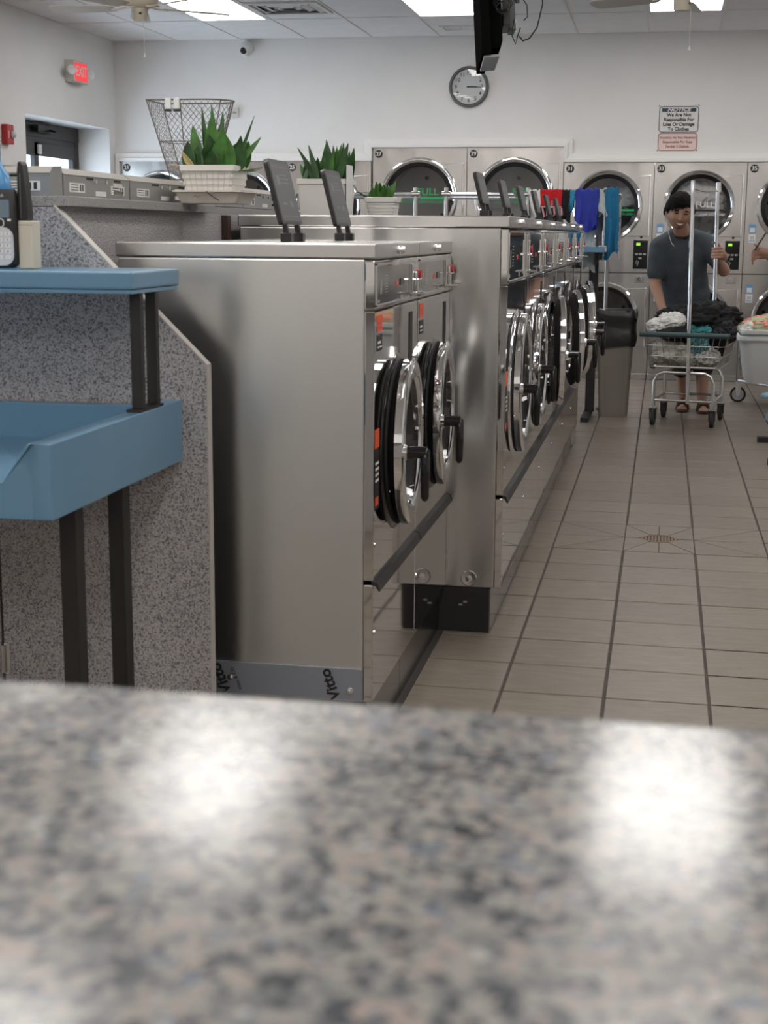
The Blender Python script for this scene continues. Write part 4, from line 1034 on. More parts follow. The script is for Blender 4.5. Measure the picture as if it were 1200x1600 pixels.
def remeshed(b, name, m, parent, voxel, smooth_it=3, sm=.5):
    me = bpy.data.meshes.new(name); me.from_pydata(b.v, [], b.f); me.update()
    bm = bmesh.new(); bm.from_mesh(me); bmesh.ops.recalc_face_normals(bm, faces=bm.faces); bm.to_mesh(me); bm.free()
    o = bpy.data.objects.new(name, me); col.objects.link(o)
    r = o.modifiers.new('r', 'REMESH'); r.mode = 'VOXEL'; r.voxel_size = voxel; r.adaptivity = 0
    s = o.modifiers.new('s', 'SMOOTH'); s.iterations = smooth_it; s.factor = sm
    dg = bpy.context.evaluated_depsgraph_get(); ev = o.evaluated_get(dg); me2 = bpy.data.meshes.new_from_object(ev)
    o.modifiers.clear(); o.data = me2; bpy.data.meshes.remove(me)
    for p in me2.polygons: p.use_smooth = True
    me2.materials.clear(); me2.materials.append(M[m])
    if parent: o.parent = parent
    return o
def head_mesh(b, H):
    """H: 4x4, local head: x right(image), -y face, z up, origin head centre, units: head half-height .115"""
    t = MB().ball((0, 0, 0), 1., 48, 36, (1, 1, 1)); out = []
    for p in t.v:
        x, y, z = p
        wx = .088 * (1 - .10 * max(0, -z) ** 1.5 - (.20 * max(0, -z - .35))); wy = .096; hz = .117
        X, Y, Z = x * wx, y * wy, z * hz
        f = max(0, -y) # frontness
        if f > 0:
            g = lambda cx, cz, sx, sz: math.exp(-((X - cx) / sx) ** 2 - ((Z - cz) / sz) ** 2)
            Y -= f * (.024 * g(0, -.030, .0125, .012) + .013 * g(0, -.010, .008, .022) + .010 * g(0, -.092, .026, .018) + .006 * g(0, .030, .05, .012)
                      + .008 * g(.042, -.028, .02, .018) + .008 * g(-.042, -.028, .02, .018) + .006 * g(0, -.058, .026, .006) + .007 * g(0, -.071, .022, .006))
            Y += f * (.010 * g(.031, .006, .015, .009) + .010 * g(-.031, .006, .015, .009) + .005 * g(0, -.064, .030, .004))
            Y += max(0, f - .8) * .03 * (1 - g(0, -.03, .02, .05))
        out.append(tuple(H @ Vector((X, Y, Z))))
    b.add(out, t.f)
    for s in (-1, 1):
        e = MB().ball((0, 0, 0), 1., 10, 8, (.010, .018, .030)); b.add([tuple(H @ Vector((p[0] + s * .089, p[1] + .010, p[2] - .012))) for p in e.v], e.f)
def face_parts(body, H, smile=True):
    W = lambda x, y, z: H @ Vector((x, y, z))
    for s in (-1, 1):
        b = MB(); b.tube([W(s * .031 - .016, -.083, .004), W(s * .031 - .006, -.0875, .0075), W(s * .031 + .006, -.0875, .0075), W(s * .031 + .016, -.083, .004)], [.001, .0045, .0045, .001], 8); b.build('eye', 'eye_dark', body, smooth=True)
        b = MB(); b.tube([W(s * .033 - .020, -.084, .022), W(s * .033, -.092, .0275), W(s * .033 + .020, -.084, .022)], [.002, .0048, .002], 8); b.build('eyebrow', 'hair_black', body, smooth=True)
        b = MB(); b.ball(W(s * .007, -.1165, -.040), .0028, 8, 6); b.build('nostril', 'eye_dark', body, smooth=True)
    if smile:
        def lip(z0, dz, nm, m, r): MB().tube([W(-.031 + .062 * k / 8, -.0965 + .014 * abs(k / 4 - 1) ** 2, z0 + dz * abs(k / 4 - 1) ** 2) for k in range(9)], [.0012] + [r] * 7 + [.0012], 8).build(nm, m, body, smooth=True)
        lip(-.0575, .007, 'upper_lip', 'lip', .0035); lip(-.0745, .021, 'lower_lip', 'lip', .0042)
        b = MB().grid(lambda u, v: W(-.026 + .052 * u, -.0962 + .010 * abs(2 * u - 1) ** 2, -.0585 + .005 * abs(2 * u - 1) ** 2 - v * (.0145 * (1 - abs(2 * u - 1) ** 2))), 12, 4)
        b.build('teeth', 'tooth', body, smooth=True, solid=.002)
def hair(body, H, m='hair_black', seed=1, fringe=.045, low=-.045, sweep=0.):
    bm = bmesh.new(); bmesh.ops.create_icosphere(bm, subdivisions=5, radius=1.)
    def keep(p):
        front = max(0, -p.y)
        lim = low + (fringe + sweep * p.x - low + .012 * noise.noise(Vector((p.x * 9, 0, seed)))) * min(1, (front / .62) ** 1.4) if front > 0 else low - .03
        return p.z * .128 > lim
    dl = [v_ for v_ in bm.verts if not keep(v_.co)]; bmesh.ops.delete(bm, geom=dl, context='VERTS')
    for v_ in bm.verts:
        p = v_.co.copy(); n_ = noise.noise(Vector((p.x * 7, p.y * 7, p.z * 3 + seed))); d = 1 + .06 * n_ + .045 * noise.noise(p * 14)
        v_.co = H @ Vector((p.x * .099 * d, p.y * .108 * d + .004, p.z * .134 * d + .002))
    bmesh.ops.solidify(bm, geom=bm.faces[:], thickness=-.010)
    me = bpy.data.meshes.new('hair'); bm.to_mesh(me); bm.free()
    for p in me.polygons: p.use_smooth = True
    me.materials.append(M[m]); o = bpy.data.objects.new('hair', me); col.objects.link(o); o.parent = body
    # tufts of fringe
    b = MB(); rnd = random.Random(seed)
    for k in range(26):
        a = -1.15 + 2.3 * k / 25; z1 = fringe + sweep * math.sin(a) + rnd.uniform(-.014, .008)
        rr = (.088 * math.sin(a), -.104 * math.cos(a))
        b.tube([H @ Vector((rr[0] * .8, rr[1] * .80, .105)), H @ Vector((rr[0] * .97, rr[1] * 1.0, .075)), H @ Vector((rr[0] * 1.0 + rnd.uniform(-.006, .01) - sweep * .6, rr[1] * 1.01, z1))], [.012, .013, .002], 6)
    for s in (-1, 1):
        for k in range(5): b.tube([H @ Vector((s * .078, -.045 + k * .018, .06)), H @ Vector((s * .089, -.045 + k * .018, .02)), H @ Vector((s * .086, -.043 + k * .018, low - .002))], [.012, .010, .002], 6)
    b.build('hair_lock', m, o, smooth=True)
    return o

# ---- the smiling man
man = bpy.data.objects.new('person', None)
b = MB()
Hc = Matrix.Translation((.098, 10.93, 1.445)) @ Matrix.Rotation(math.radians(9), 4, 'Z') @ Matrix.Rotation(math.radians(5), 4, 'Y') @ Matrix.Rotation(math.radians(12), 4, 'X') @ Matrix.Scale(1.02, 4)
head_mesh(b, Hc)
NB = Vector((.125, 11.065, 1.295))
chain(b, [NB + Vector((0, .01, -.03)), Vector((.104, 10.965, 1.38))], [.062, .056])
# torso
for c, r3 in (((.13, 11.09, 1.13), (.165, .10, .14)), ((.15, 11.12, .98), (.145, .10, .14)), ((.18, 11.15, .84), (.15, .11, .12))): ell(b, c, r3)
SR, SL = Vector((-.035, 11.06, 1.205)), Vector((.290, 11.08, 1.235))
chain(b, [Vector((.06, 11.08, 1.23)), SR], [.07, .058]); chain(b, [Vector((.20, 11.09, 1.24)), SL], [.07, .058])
ER, WR = Vector((-.055, 11.02, .935)), Vector((.010, 10.84, .745))
chain(b, [SR, ER, WR], [.055, .044, .030])
EL, WL = Vector((.425, 11.00, 1.075)), Vector((.355, 10.745, 1.145))
EL = Vector((.430, 10.98, 1.035))
chain(b, [SL, EL, WL], [.055, .045, .031])
# right hand: relaxed, palm down on the clothes
def finger(b, pts, r=.0088): chain(b, pts, [r * 1.05, r, r * .95, r * .82][:len(pts)], 10)
pr = WR + Vector((.012, -.055, -.045))
chain(b, [WR, pr], [.030, .036]); ell(b, pr + Vector((.002, -.012, -.008)), (.040, .042, .018))
for k in range(4):
    o_ = Vector((-.030 + k * .020, -.045, -.015)); ln = (.058, .070, .066, .052)[k]
    finger(b, [pr + o_, pr + o_ + Vector((0, -ln * .5, -.008)), pr + o_ + Vector((.002, -ln * .8, -.026)), pr + o_ + Vector((.003, -ln * .88, -.044))])
finger(b, [pr + Vector((.030, .0, -.004)), pr + Vector((.052, -.022, -.010)), pr + Vector((.058, -.048, -.022))], .0100)
# left hand closed round the rear pole
pole_b, pole_t = CL @ Vector((.115, .275, .9)), CL @ Vector((.105, .250, 1.632))
def pole_at(z): return pole_b + (pole_t - pole_b) * ((z - .9) / (1.632 - .9))
pc = pole_at(1.165)
WLp = pc + Vector((.062, .085, -.028))
chain(b, [WL, WLp], [.031, .029])
palm = pc + Vector((.040, .020, -.004)); chain(b, [WLp, palm], [.029, .030]); ell(b, palm + Vector((0, .003, .0)), (.019, .030, .042))
for k in range(4):
    z = 1.198 - k * .0215; q = pole_at(z); R_ = .0225; r = (.0088, .0092, .0088, .0080)[k]
    finger(b, [q + Vector((.040, -.006, -.001)), q + Vector((.026, -R_ - .006, 0)), q + Vector((-.006, -R_ - .008, -.002)), q + Vector((-R_ - .004, -.004, -.003)), q + Vector((-.014, .018, -.003))][:4], r)
    finger(b, [q + Vector((-R_ - .004, -.004, -.003)), q + Vector((-.016, .018, -.003))], r * .85)
q = pole_at(1.215); finger(b, [palm + Vector((-.004, .008, .026)), q + Vector((.016, .024, .008)), q + Vector((-.016, .014, .016)), q + Vector((-.026, -.008, .020))], .0098)
# legs
for s, kx, ax, ay in ((-1, .145, .190, 11.13), (1, .305, .322, 11.05)):
    hp = Vector((.18 + s * .075, 11.15, .80)); kn = Vector((kx + .01, 11.11, .45)); an = Vector((ax, ay + .03, .085))
    chain(b, [hp, kn], [.085, .058]); chain(b, [kn, kn * .55 + an * .45 + Vector((0, .02, 0)), an], [.055, .050, .036])
    chain(b, [an + Vector((0, .02, -.035)), an + Vector((0, -.07, -.045)), an + Vector((s * .012, -.14, -.055))], [.034, .033, .024])
    for k in range(5): capsule(b, an + Vector((s * .012 + (-.028 + k * .014), -.14, -.058)), an + Vector((s * .014 + (-.030 + k * .015), -.172 + abs(k - 1.5) * .004, -.062)), .010, .009)
body = remeshed(b, 'person', 'skin', None, .0052, 2)
tag(body, 'smiling man in a slate grey T-shirt leaning on the laundry cart pole', 'person')
face_parts(body, Hc); hair(body, Hc, seed=4, fringe=.042, low=-.008, sweep=.022)
# T-shirt
b = MB()
for c, r3 in (((.13, 11.09, 1.135), (.182, .122, .135)), ((.14, 11.105, 1.05), (.180, .126, .17)), ((.155, 11.125, .95), (.178, .130, .17)), ((.17, 11.145, .86), (.180, .136, .15)), ((.18, 11.155, .76), (.182, .138, .07))): ell(b, c, r3)
chain(b, [Vector((.085, 11.075, 1.265)), SR + Vector((.0, 0, -.004)), SR * .25 + ER * .75 + Vector((0, .0, .01))], [.078, .074, .070])
chain(b, [Vector((.165, 11.085, 1.270)), SL + Vector((.0, 0, -.004)), SL * .30 + EL * .70 + Vector((0, 0, .005))], [.078, .074, .068])
chain(b, [NB + Vector((-.02, .025, -.045)), NB + Vector((.02, .02, -.045))], [.084, .084])
sh = remeshed(b, 't_shirt', 'shirt_slate', body, .008, 30)
MB().tube([NB + Vector((.072 * math.cos(t), .072 * math.sin(t) - .005, .010 + .040 * math.sin(t))) for t in [2 * PI * k / 24 for k in range(24)]], .0075, 8, closed=True).build('collar', 'shorts_black', body, smooth=True)
# shorts, sandals, lanyard, tag
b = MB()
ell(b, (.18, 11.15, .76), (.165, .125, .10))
for s, kx in ((-1, .145), (1, .305)): chain(b, [Vector((.18 + s * .075, 11.15, .76)), Vector((kx + .008, 11.115, .42)), Vector((kx + .016, 11.118, .315))], [.10, .085, .076])  # lowest section is dark cloth standing in for shade on the bare calves
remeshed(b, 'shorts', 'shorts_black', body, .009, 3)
for s, ax, ay in ((-1, .190, 11.13), (1, .322, 11.05)):
    an = Vector((ax, ay + .03, .085))
    sol = MB().prism([(an.x + p[0] * 1.0 + s * .008, an.y - .065 + p[1]) for p in rrect(.088, .27, .043, 5)], .0, .018, 'z').build('sandal', 'sandal_brown', body, bevel=.003)
    for yy, rz in ((-.075, .050), (-.125, .040)):
        MB().tube([an + Vector((s * .008 - .044, yy, -.070)), an + Vector((s * .008 - .030, yy, -.070 + rz * 1.05)), an + Vector((s * .010, yy, -.064 + rz * 1.18)), an + Vector((s * .008 + .030, yy, -.070 + rz * 1.05)), an + Vector((s * .008 + .044, yy, -.070))], [.010, .013, .013, .013, .010], 8).build('strap', 'sandal_brown', sol, smooth=True)
MB().tube([(.012, 10.945, 1.40), (.018, 10.95, 1.33), (.036, 10.955, 1.27), (.052, 10.952, 1.225), (.072, 10.955, 1.205)], .0022, 6).build('earphone_cord', 'ink_white', body, smooth=True)
MB().box(.172, .204, 10.936, 10.941, 1.195, 1.245).build('paper_tag', 'blue_label', body, bevel=.001)
b = MB().prism([(.018, .0), (.040, .012), (.034, .03), (.012, .024)], 10.78, 10.785, 'y'); b.v = [(p[0] + .0, p[1], p[2] + .750) for p in b.v]; b.build('wrist_tag', 'white_label', body)

# ---- person at the right edge
b = MB()
Hp = Matrix.Translation((1.02, 11.98, 1.52)) @ Matrix.Rotation(math.radians(-65), 4, 'Z') @ Matrix.Rotation(math.radians(18), 4, 'X')
head_mesh(b, Hp)
chain(b, [Vector((1.05, 11.98, 1.33)), Vector((1.03, 11.98, 1.45))], [.055, .052])
for c, r3 in (((1.06, 11.98, 1.20), (.10, .16, .15)), ((1.06, 11.98, 1.02), (.10, .14, .15)), ((1.06, 11.98, .88), (.11, .15, .12))): ell(b, c, r3)
S1, S2 = Vector((1.05, 11.80, 1.28)), Vector((1.05, 12.15, 1.28)); E1, E2 = Vector((.97, 11.74, 1.06)), Vector((.97, 12.20, 1.03)); W1_, W2_ = Vector((.775, 11.66, 1.160)), Vector((.80, 12.0, 1.13))
chain(b, [Vector((1.05, 11.9, 1.28)), S1, E1, W1_], [.06, .056, .045, .029]); chain(b, [Vector((1.05, 12.05, 1.28)), S2, E2, W2_], [.06, .056, .045, .029])
for W0, sg in ((W1_, 1), (W2_, -1)):
    pm = W0 + Vector((-.050, .0, .005)); chain(b, [W0, pm], [.028, .030]); ell(b, pm, (.040, .020, .034))
    for k in range(4):
        z = .026 - k * .017; finger(b, [pm + Vector((-.03, -.002, z)), pm + Vector((-.055, -.012 * sg, z - .012)), pm + Vector((-.066, -.010 * sg, z - .034)), pm + Vector((-.060, .004 * sg, z - .048))], .0085)
    finger(b, [pm + Vector((.0, .014 * sg, .022)), pm + Vector((-.026, .022 * sg, .040)), pm + Vector((-.048, .016 * sg, .052))], .0098)
for s in (-1, 1):
    hp = Vector((1.06, 11.98 + s * .08, .85)); kn = Vector((1.05, 11.98 + s * .09, .46)); an = Vector((1.07, 11.98 + s * .09, .085))
    chain(b, [hp, kn, an], [.085, .060, .036]); chain(b, [an + Vector((.02, 0, -.04)), an + Vector((-.14, 0, -.055))], [.034, .026])
p2_ = remeshed(b, 'person', 'skin_light', None, .0062, 2); tag(p2_, 'person in a white shirt at the right edge, one hand holding a dark phone', 'person')
face_parts(p2_, Hp, True); hair(p2_, Hp, seed=9, fringe=.04, low=-.06)
b = MB()
for c, r3 in (((1.06, 11.98, 1.20), (.118, .178, .15)), ((1.06, 11.98, 1.02), (.12, .16, .17)), ((1.06, 11.98, .86), (.13, .17, .12))): ell(b, c, r3)
for S_, E_ in ((S1, E1), (S2, E2)): chain(b, [Vector((1.05, 11.98, 1.27)), S_, S_ * .35 + E_ * .65], [.075, .073, .068])
remeshed(b, 't_shirt', 'shirt_white', p2_, .009, 3)
b = MB(); ell(b, (1.06, 11.98, .83), (.122, .165, .09))
for s in (-1, 1): chain(b, [Vector((1.06, 11.98 + s * .08, .82)), Vector((1.05, 11.98 + s * .09, .46)), Vector((1.07, 11.98 + s * .09, .11))], [.10, .08, .065])
remeshed(b, 'jeans', 'jeans', p2_, .009, 3)
for s in (-1, 1): MB().prism([(1.01 + p[0], 11.98 + s * .09 + p[1]) for p in rrect(.28, .10, .045, 5)], 0, .05, 'z').build('shoe', 'black_plastic', p2_, bevel=.015, seg=3)
MB().tube([W1_ + Vector((.03 + .003 * math.sin(t), .034 * math.cos(t), .034 * math.sin(t))) for t in [2 * PI * k / 18 for k in range(18)]], .005, 6, closed=True).build('wristband', 'cloth_pale', p2_, smooth=True)
ph = MB().prism(rrect(.075, .15, .010), -.005, .005, 'z').xf(Matrix.Translation((.715, 11.655, 1.240)) @ Matrix.Rotation(math.radians(-60), 4, 'Y') @ Matrix.Rotation(math.radians(90), 4, 'Z')).build('mobile_phone', 'black_gloss', bevel=.002)
tag(ph, 'dark mobile phone in the hand of the person at the right edge', 'phone')

# ================================================================== PLANTS, POTS
def leaf_blade(base, tip, wid, bend, m, parent, fold=.25, name='leaf', tw=0.):
    base, tip = Vector(base), Vector(tip); d = tip - base; up = Vector((0, 0, 1))
    side = Vector((math.cos(tw), math.sin(tw), 0))
    nrm = d.normalized().cross(side).normalized()
    def fn(u, v):
        t = u; s = (v - .5) * 2
        c = base + d * t + nrm * bend * math.sin(t * PI * .5) * t
        wv = wid * max(.02, (math.sin((t * .82 + .18) * PI) ** .8 if t < .99 else .02)) * (1 - .25 * t)
        return c + side * s * wv - nrm * fold * wv * (s * s)
    return MB().grid(fn, 12, 4).build(name, m, parent, smooth=True, solid=.0016)
def pot_square(P, wb, wtp, h, m, ribs=0, nm='pot', grid_=False):
    def rp(w_, zz): return [(p[0], p[1], zz) for p in rrect(w_, w_, .008, 3)]
    b = loft(MB(), [rp(wb, 0), rp(wtp, h), rp(wtp - .012, h), rp(wtp - .016, h - .012)], True, False); po = b.build(nm, m, P, smooth=True)
    b = loft(MB(), [rp(wtp - .002, h - .016), rp(wtp + .006, h - .014), rp(wtp + .006, h + .001), rp(wtp - .002, h + .002)], False, False); b.build('rim', m, po, smooth=True)
    MB().add([(x, y, h - .012) for x, y in ((-wtp / 2 + .008, -wtp / 2 + .008), (wtp / 2 - .008, -wtp / 2 + .008), (wtp / 2 - .008, wtp / 2 - .008), (-wtp / 2 + .008, wtp / 2 - .008))], [(0, 1, 2, 3)]).build('soil', 'soil', P)
    if ribs:
        for k in range(ribs):
            z = h * (.10 + .72 * k / max(1, ribs - 1)); wz = wb + (wtp - wb) * z / h
            b = MB(); b.box(-wz / 2 - .001, wz / 2 + .001, -wz / 2 - .0016, wz / 2 + .0016, z, z + h * (.10 if grid_ else .05)); b.build('band', m, po, bevel=.001)
    if grid_:
        for k in range(9):
            x = -.45 + .9 * k / 8
            b = MB(); b.add([(x * wb - .0012, -wb / 2 - .0022, h * .08), (x * wb + .0012, -wb / 2 - .0022, h * .08), (x * wtp + .0012, -wtp / 2 - .0012, h * .85), (x * wtp - .0012, -wtp / 2 - .0012, h * .85)], [(0, 1, 2, 3)]); b.build('groove', 'cream_foam', po)
    return po
# leafy plant in a woven-look ceramic pot on a broken tray
ty = 4.18
tr_ = thing('foam_tray', 'cracked cream foam tray on the ledge under the leafy plant', 'tray', (-1.282, ty, 1.3685))
def rpx(w_, d_, z): return [(p[0], p[1], z) for p in rrect(w_, d_, .006, 2)]
b = loft(MB(), [rpx(.165, .15, 0), rpx(.195, .17, .030), rpx(.208, .185, .031), rpx(.208, .185, .036), rpx(.19, .165, .036), rpx(.16, .145, .006)], True, True); tb = b.build('shell', 'cream_foam', tr_)
b = MB(); b.tube([(.0, -.0945, .034), (.004, -.0925, .028), (.016, -.0865, .018), (.030, -.0835, .010), (.034, -.083, .006)], .0011, 5); b.build('crack', 'brown_dark', tb)
b = MB(); b.tube([(-.042, -.0865, .018), (-.034, -.087, .021), (-.028, -.0865, .017), (-.020, -.087, .020)], .0007, 4); b.build('pencil_mark', 'grey_print', tb)
pp = thing('potted_plant', 'broad-leaved green plant in a white woven-pattern pot on the cream tray', 'plant', (-1.285, ty, 1.3750))
pot_square(pp, .128, .158, .098, 'white_ceramic', 5, grid_=True)
LV = [((-.04, -.02, .09), (-.055, -.03, .215), .020, .01, 'leaf_green'), ((-.01, 0, .09), (-.012, 0, .235), .022, -.008, 'leaf_green'), ((.0, .03, .09), (.012, .03, .225), .026, .01, 'leaf_green'),
      ((.015, -.04, .085), (.012, -.055, .205), .038, .012, 'leaf_green'), ((.045, -.05, .085), (.045, -.075, .190), .040, .012, 'leaf_green'), ((.04, .02, .09), (.062, .02, .170), .036, .008, 'leaf_dark'),
      ((-.06, -.03, .09), (-.070, -.05, .165), .030, .008, 'leaf_dark'), ((-.03, -.05, .09), (-.04, -.06, .150), .028, .01, 'leaf_dark'), ((.06, 0, .09), (.135, -.01, .182), .016, .012, 'leaf_green'),
      ((.05, .03, .09), (.115, .04, .240), .007, -.012, 'leaf_dark'), ((.065, -.03, .09), (.155, -.04, .070), .022, .03, 'leaf_green'), ((-.02, .0, .09), (-.035, .0, .270), .010, .012, 'leaf_dark'),
      ((.0, .02, .09), (-.010, .02, .275), .014, -.01, 'leaf_green'), ((.02, -.03, .09), (.028, .0, .255), .012, .006, 'leaf_dark'), ((.068, -.02, .088), (.085, -.03, .160), .028, .006, 'leaf_dark'),
      ((-.05, -.06, .09), (-.115, -.07, .112), .010, .012, 'leaf_dry'), ((-.045, -.06, .09), (-.075, -.075, .135), .012, .004, 'leaf_dry')]
rl = random.Random(21)
for k in range(12):
    x, y = rl.uniform(-.06, .065), rl.uniform(-.06, .05); LV.append(((x, y, .088), (x * 1.35 + rl.uniform(-.02, .02), y - .02 + rl.uniform(-.02, .02), rl.uniform(.135, .200)), rl.uniform(.016, .030), rl.uniform(-.01, .015), ('leaf_green', 'leaf_dark')[k % 2]))
for p0, p1, w_, bd, m_ in LV: leaf_blade(p0, p1, w_, bd, m_, pp, tw=random.uniform(-.5, .5))
# tall white planter
p2 = thing('potted_plant', 'snake plant in a tall square white planter on the taller washers', 'plant', (-1.130, 4.95, 1.3435))
pot_square(p2, .150, .166, .118, 'white_ceramic')
rn_ = random.Random(5)
for k in range(30):
    x, y = rn_.uniform(-.07, .07), rn_.uniform(-.06, .06); hgt = rn_.uniform(.06, .105) + (.035 if x > -.02 else -.01)
    leaf_blade((x, y, .108), (x * 1.25 + rn_.uniform(-.03, .03), y + rn_.uniform(-.03, .02), .108 + hgt), rn_.uniform(.010, .016), rn_.uniform(-.012, .012), 'leaf_dark' if k % 3 else 'leaf_green', p2, tw=rn_.uniform(-.8, .8))
leaf_blade((-.02, -.03, .11), (-.085, -.05, .225), .010, -.015, 'leaf_dark', p2)
MB().box(.0865, .0905, -.085, .0, .0, .165).build('care_card', 'white_plastic', p2)
# small planter
p3 = thing('potted_plant', 'small leafy plant in a ribbed white planter beside the chrome racks', 'plant', (-.955, 5.05, 1.3435))
pot_square(p3, .088, .104, .062, 'white_ceramic', 5)
for k in range(20):
    x, y = rn_.uniform(-.04, .025), rn_.uniform(-.035, .035); hgt = rn_.uniform(.03, .065)
    leaf_blade((x, y, .055), (x * 1.3 + rn_.uniform(-.02, .02), y + rn_.uniform(-.03, .01), .055 + hgt), rn_.uniform(.009, .016), rn_.uniform(-.01, .01), 'leaf_green', p3, tw=rn_.uniform(-.8, .8))
leaf_blade((-.03, -.02, .055), (-.085, -.03, .078), .007, .01, 'leaf_dark', p3); leaf_blade((.03, -.02, .055), (.075, -.02, .066), .010, .012, 'leaf_dry', p3)

# ================================================================== WIRE BASKET
wbk = thing('wire_basket', 'tapered wire mesh basket standing behind the leafy plant', 'basket', (-1.435, 4.46, 1.4455))
def bring(t, z):   # flat front, round back
    w0 = .060 + .066 * t; pts = []
    pts += [(-w0, -.055 - .02 * t, z), (w0 * .35, -.055 - .02 * t, z)]
    for k in range(1, 13):
        a = -PI / 2 + PI * k / 12; pts.append((w0 * .35 + math.cos(a) * w0 * .65, .0 + math.sin(a) * (.055 + .02 * t), z))
    pts.append((-w0, .055 + .02 * t, z)); return pts
HB = .235
for t, r in ((0, .002), (.48, .0016), (1, .0026)): MB().tube(bring(t, HB * t), r, 6, closed=True).build('ring', 'rust_wire', wbk, smooth=True)
nr = len(bring(0, 0))
for i in (0, 4, 7, 10, 14): MB().tube([bring(0, 0)[i], bring(1, HB)[i]], .0018, 6).build('rib', 'rust_wire', wbk, smooth=True)
MB().tube([(-.008, -.055, 0), (-.020, -.075, HB)], .0018, 6).build('rib', 'rust_wire', wbk, smooth=True)
def bpt(u, t):
    R_ = [Vector(p) for p in bring(t, HB * t)]; R_.append(R_[0]); ls = [(R_[i + 1] - R_[i]).length for i in range(len(R_) - 1)]; tot = sum(ls); s = (u % 1) * tot
    for i, l in enumerate(ls):
        if s <= l: return R_[i] + (R_[i + 1] - R_[i]) * (s / l)
        s -= l
    return R_[-1]
b = MB(); NDm = 38
for k in range(NDm):
    for sg in (1, -1): b.tube([bpt(k / NDm + sg * .30 * i / 14, i / 14) for i in range(15)], .0006, 3, caps=False)
tag(b.build('wire_mesh', 'rust_wire', wbk), kind='stuff')
for x in (-.055, -.028):
    c_ = MB().box(x - .009, x + .009, -.086, -.078, HB - .028, HB + .004).build('clip', 'white_plastic', wbk, bevel=.002)
    MB().box(x - .010, x + .010, -.085, -.078, HB - .036, HB - .029).build('clip_jaw', 'black_plastic', c_)

# ================================================================== SHELF ITEMS (near blue table, z = 1.2065)
ZS = 1.2068
hs = thing('cordless_phone', 'black cordless handset with silver keypad standing on the blue shelf', 'phone', (-1.416, 3.04, ZS))
b = loft(MB(), [[(p[0], p[1], z) for p in rrect(w_, d_, .010, 4)] for w_, d_, z in ((.050, .024, .002), (.066, .030, .010), (.070, .030, .08), (.068, .028, .160), (.060, .022, .170))]); b.build('shell', 'black_plastic', hs, smooth=True)
MB().prism([(p[0], p[1] + .048) for p in rrect(.060, .082, .022, 5)], -.0172, -.014, 'y').build('keypad', 'silver_plastic', hs)
MB().prism([(p[0], p[1] + .128) for p in rrect(.046, .038, .003)], -.0166, -.013, 'y').build('screen', 'screen_lcd', hs)
for r_ in range(5):
    for c in range(3):
        kk = MB().prism([(p[0] - .018 + c * .018, p[1] + .025 + r_ * .0125) for p in rrect(.0135, .0085, .003)], -.0188, -.0168, 'y').build('key', 'white_label', hs)
        text('legend', '#0*987654321'[11 - ((4 - r_) * 3 + c)] if r_ else '-', .0075, frame_to((-.018 + c * .018, -.0190, .025 + r_ * .0125), (1, 0, 0), (0, 0, 1)), 'ink', kk, ext=.0001)
b = MB(); pts = [(p[0], -.0166, p[1] + .098) for p in rrect(.019, .017, .006)]; b.tube(pts, .0012, 5, closed=True); b.build('navigation_ring', 'white_label', hs)
text('maker_mark', 'vtech', .010, frame_to((0, -.0150, .156), (1, 0, 0), (0, 0, 1)), 'white_label', hs, ext=.0001)
for x in (-.022, .022): MB().box(x - .004, x + .004, -.0166, -.015, .102, .107).build('soft_key', 'white_label', hs)
bx_ = thing('cream_box', 'slim cream plastic box standing beside the handset on the blue shelf', 'box', (-1.364, 3.06, ZS))
MB().box(-.0165, .0165, -.022, .022, 0, .103).build('shell', 'cream_plastic', bx_, bevel=.003)
MB().box(-.0163, .0163, -.0222, .0, .0935, .0945).build('lid_seam', 'brown_dark', bx_)
bk_ = thing('upright_holder', 'black tapered upright holder on the slim cream box', 'holder', (-1.373, 3.06, ZS + .1035))
MB().prism([(-.010, 0), (.012, 0), (.013, .02), (.009, .07), (.004, .118), (.0, .126), (-.006, .124), (-.0085, .105), (-.010, .03)], -.016, .016, 'y').build('shell', 'black_plastic', bk_, bevel=.004, seg=3)
MB().prism([(-.003, .004), (-.001, .004), (-.0005, .10), (-.0025, .10)], -.0165, -.0155, 'y').build('seam', 'grey_lid', bk_)
bt = thing('spray_bottle', 'bright blue bottle half hidden behind the handset on the blue shelf', 'bottle', (-1.480, 3.14, ZS))
MB().lathe([(.0001, 0), (.036, 0), (.040, .01), (.040, .17), (.034, .205), (.020, .225), (.016, .245), (.0001, .246)], (0, 0, 0), 'z', 24).build('body', 'blue_bottle', bt, smooth=True)
MB().lathe([(.0001, .245), (.017, .245), (.017, .27), (.0001, .272)], (0, 0, 0), 'z', 16).build('cap', 'blue_bottle', bt, smooth=True)

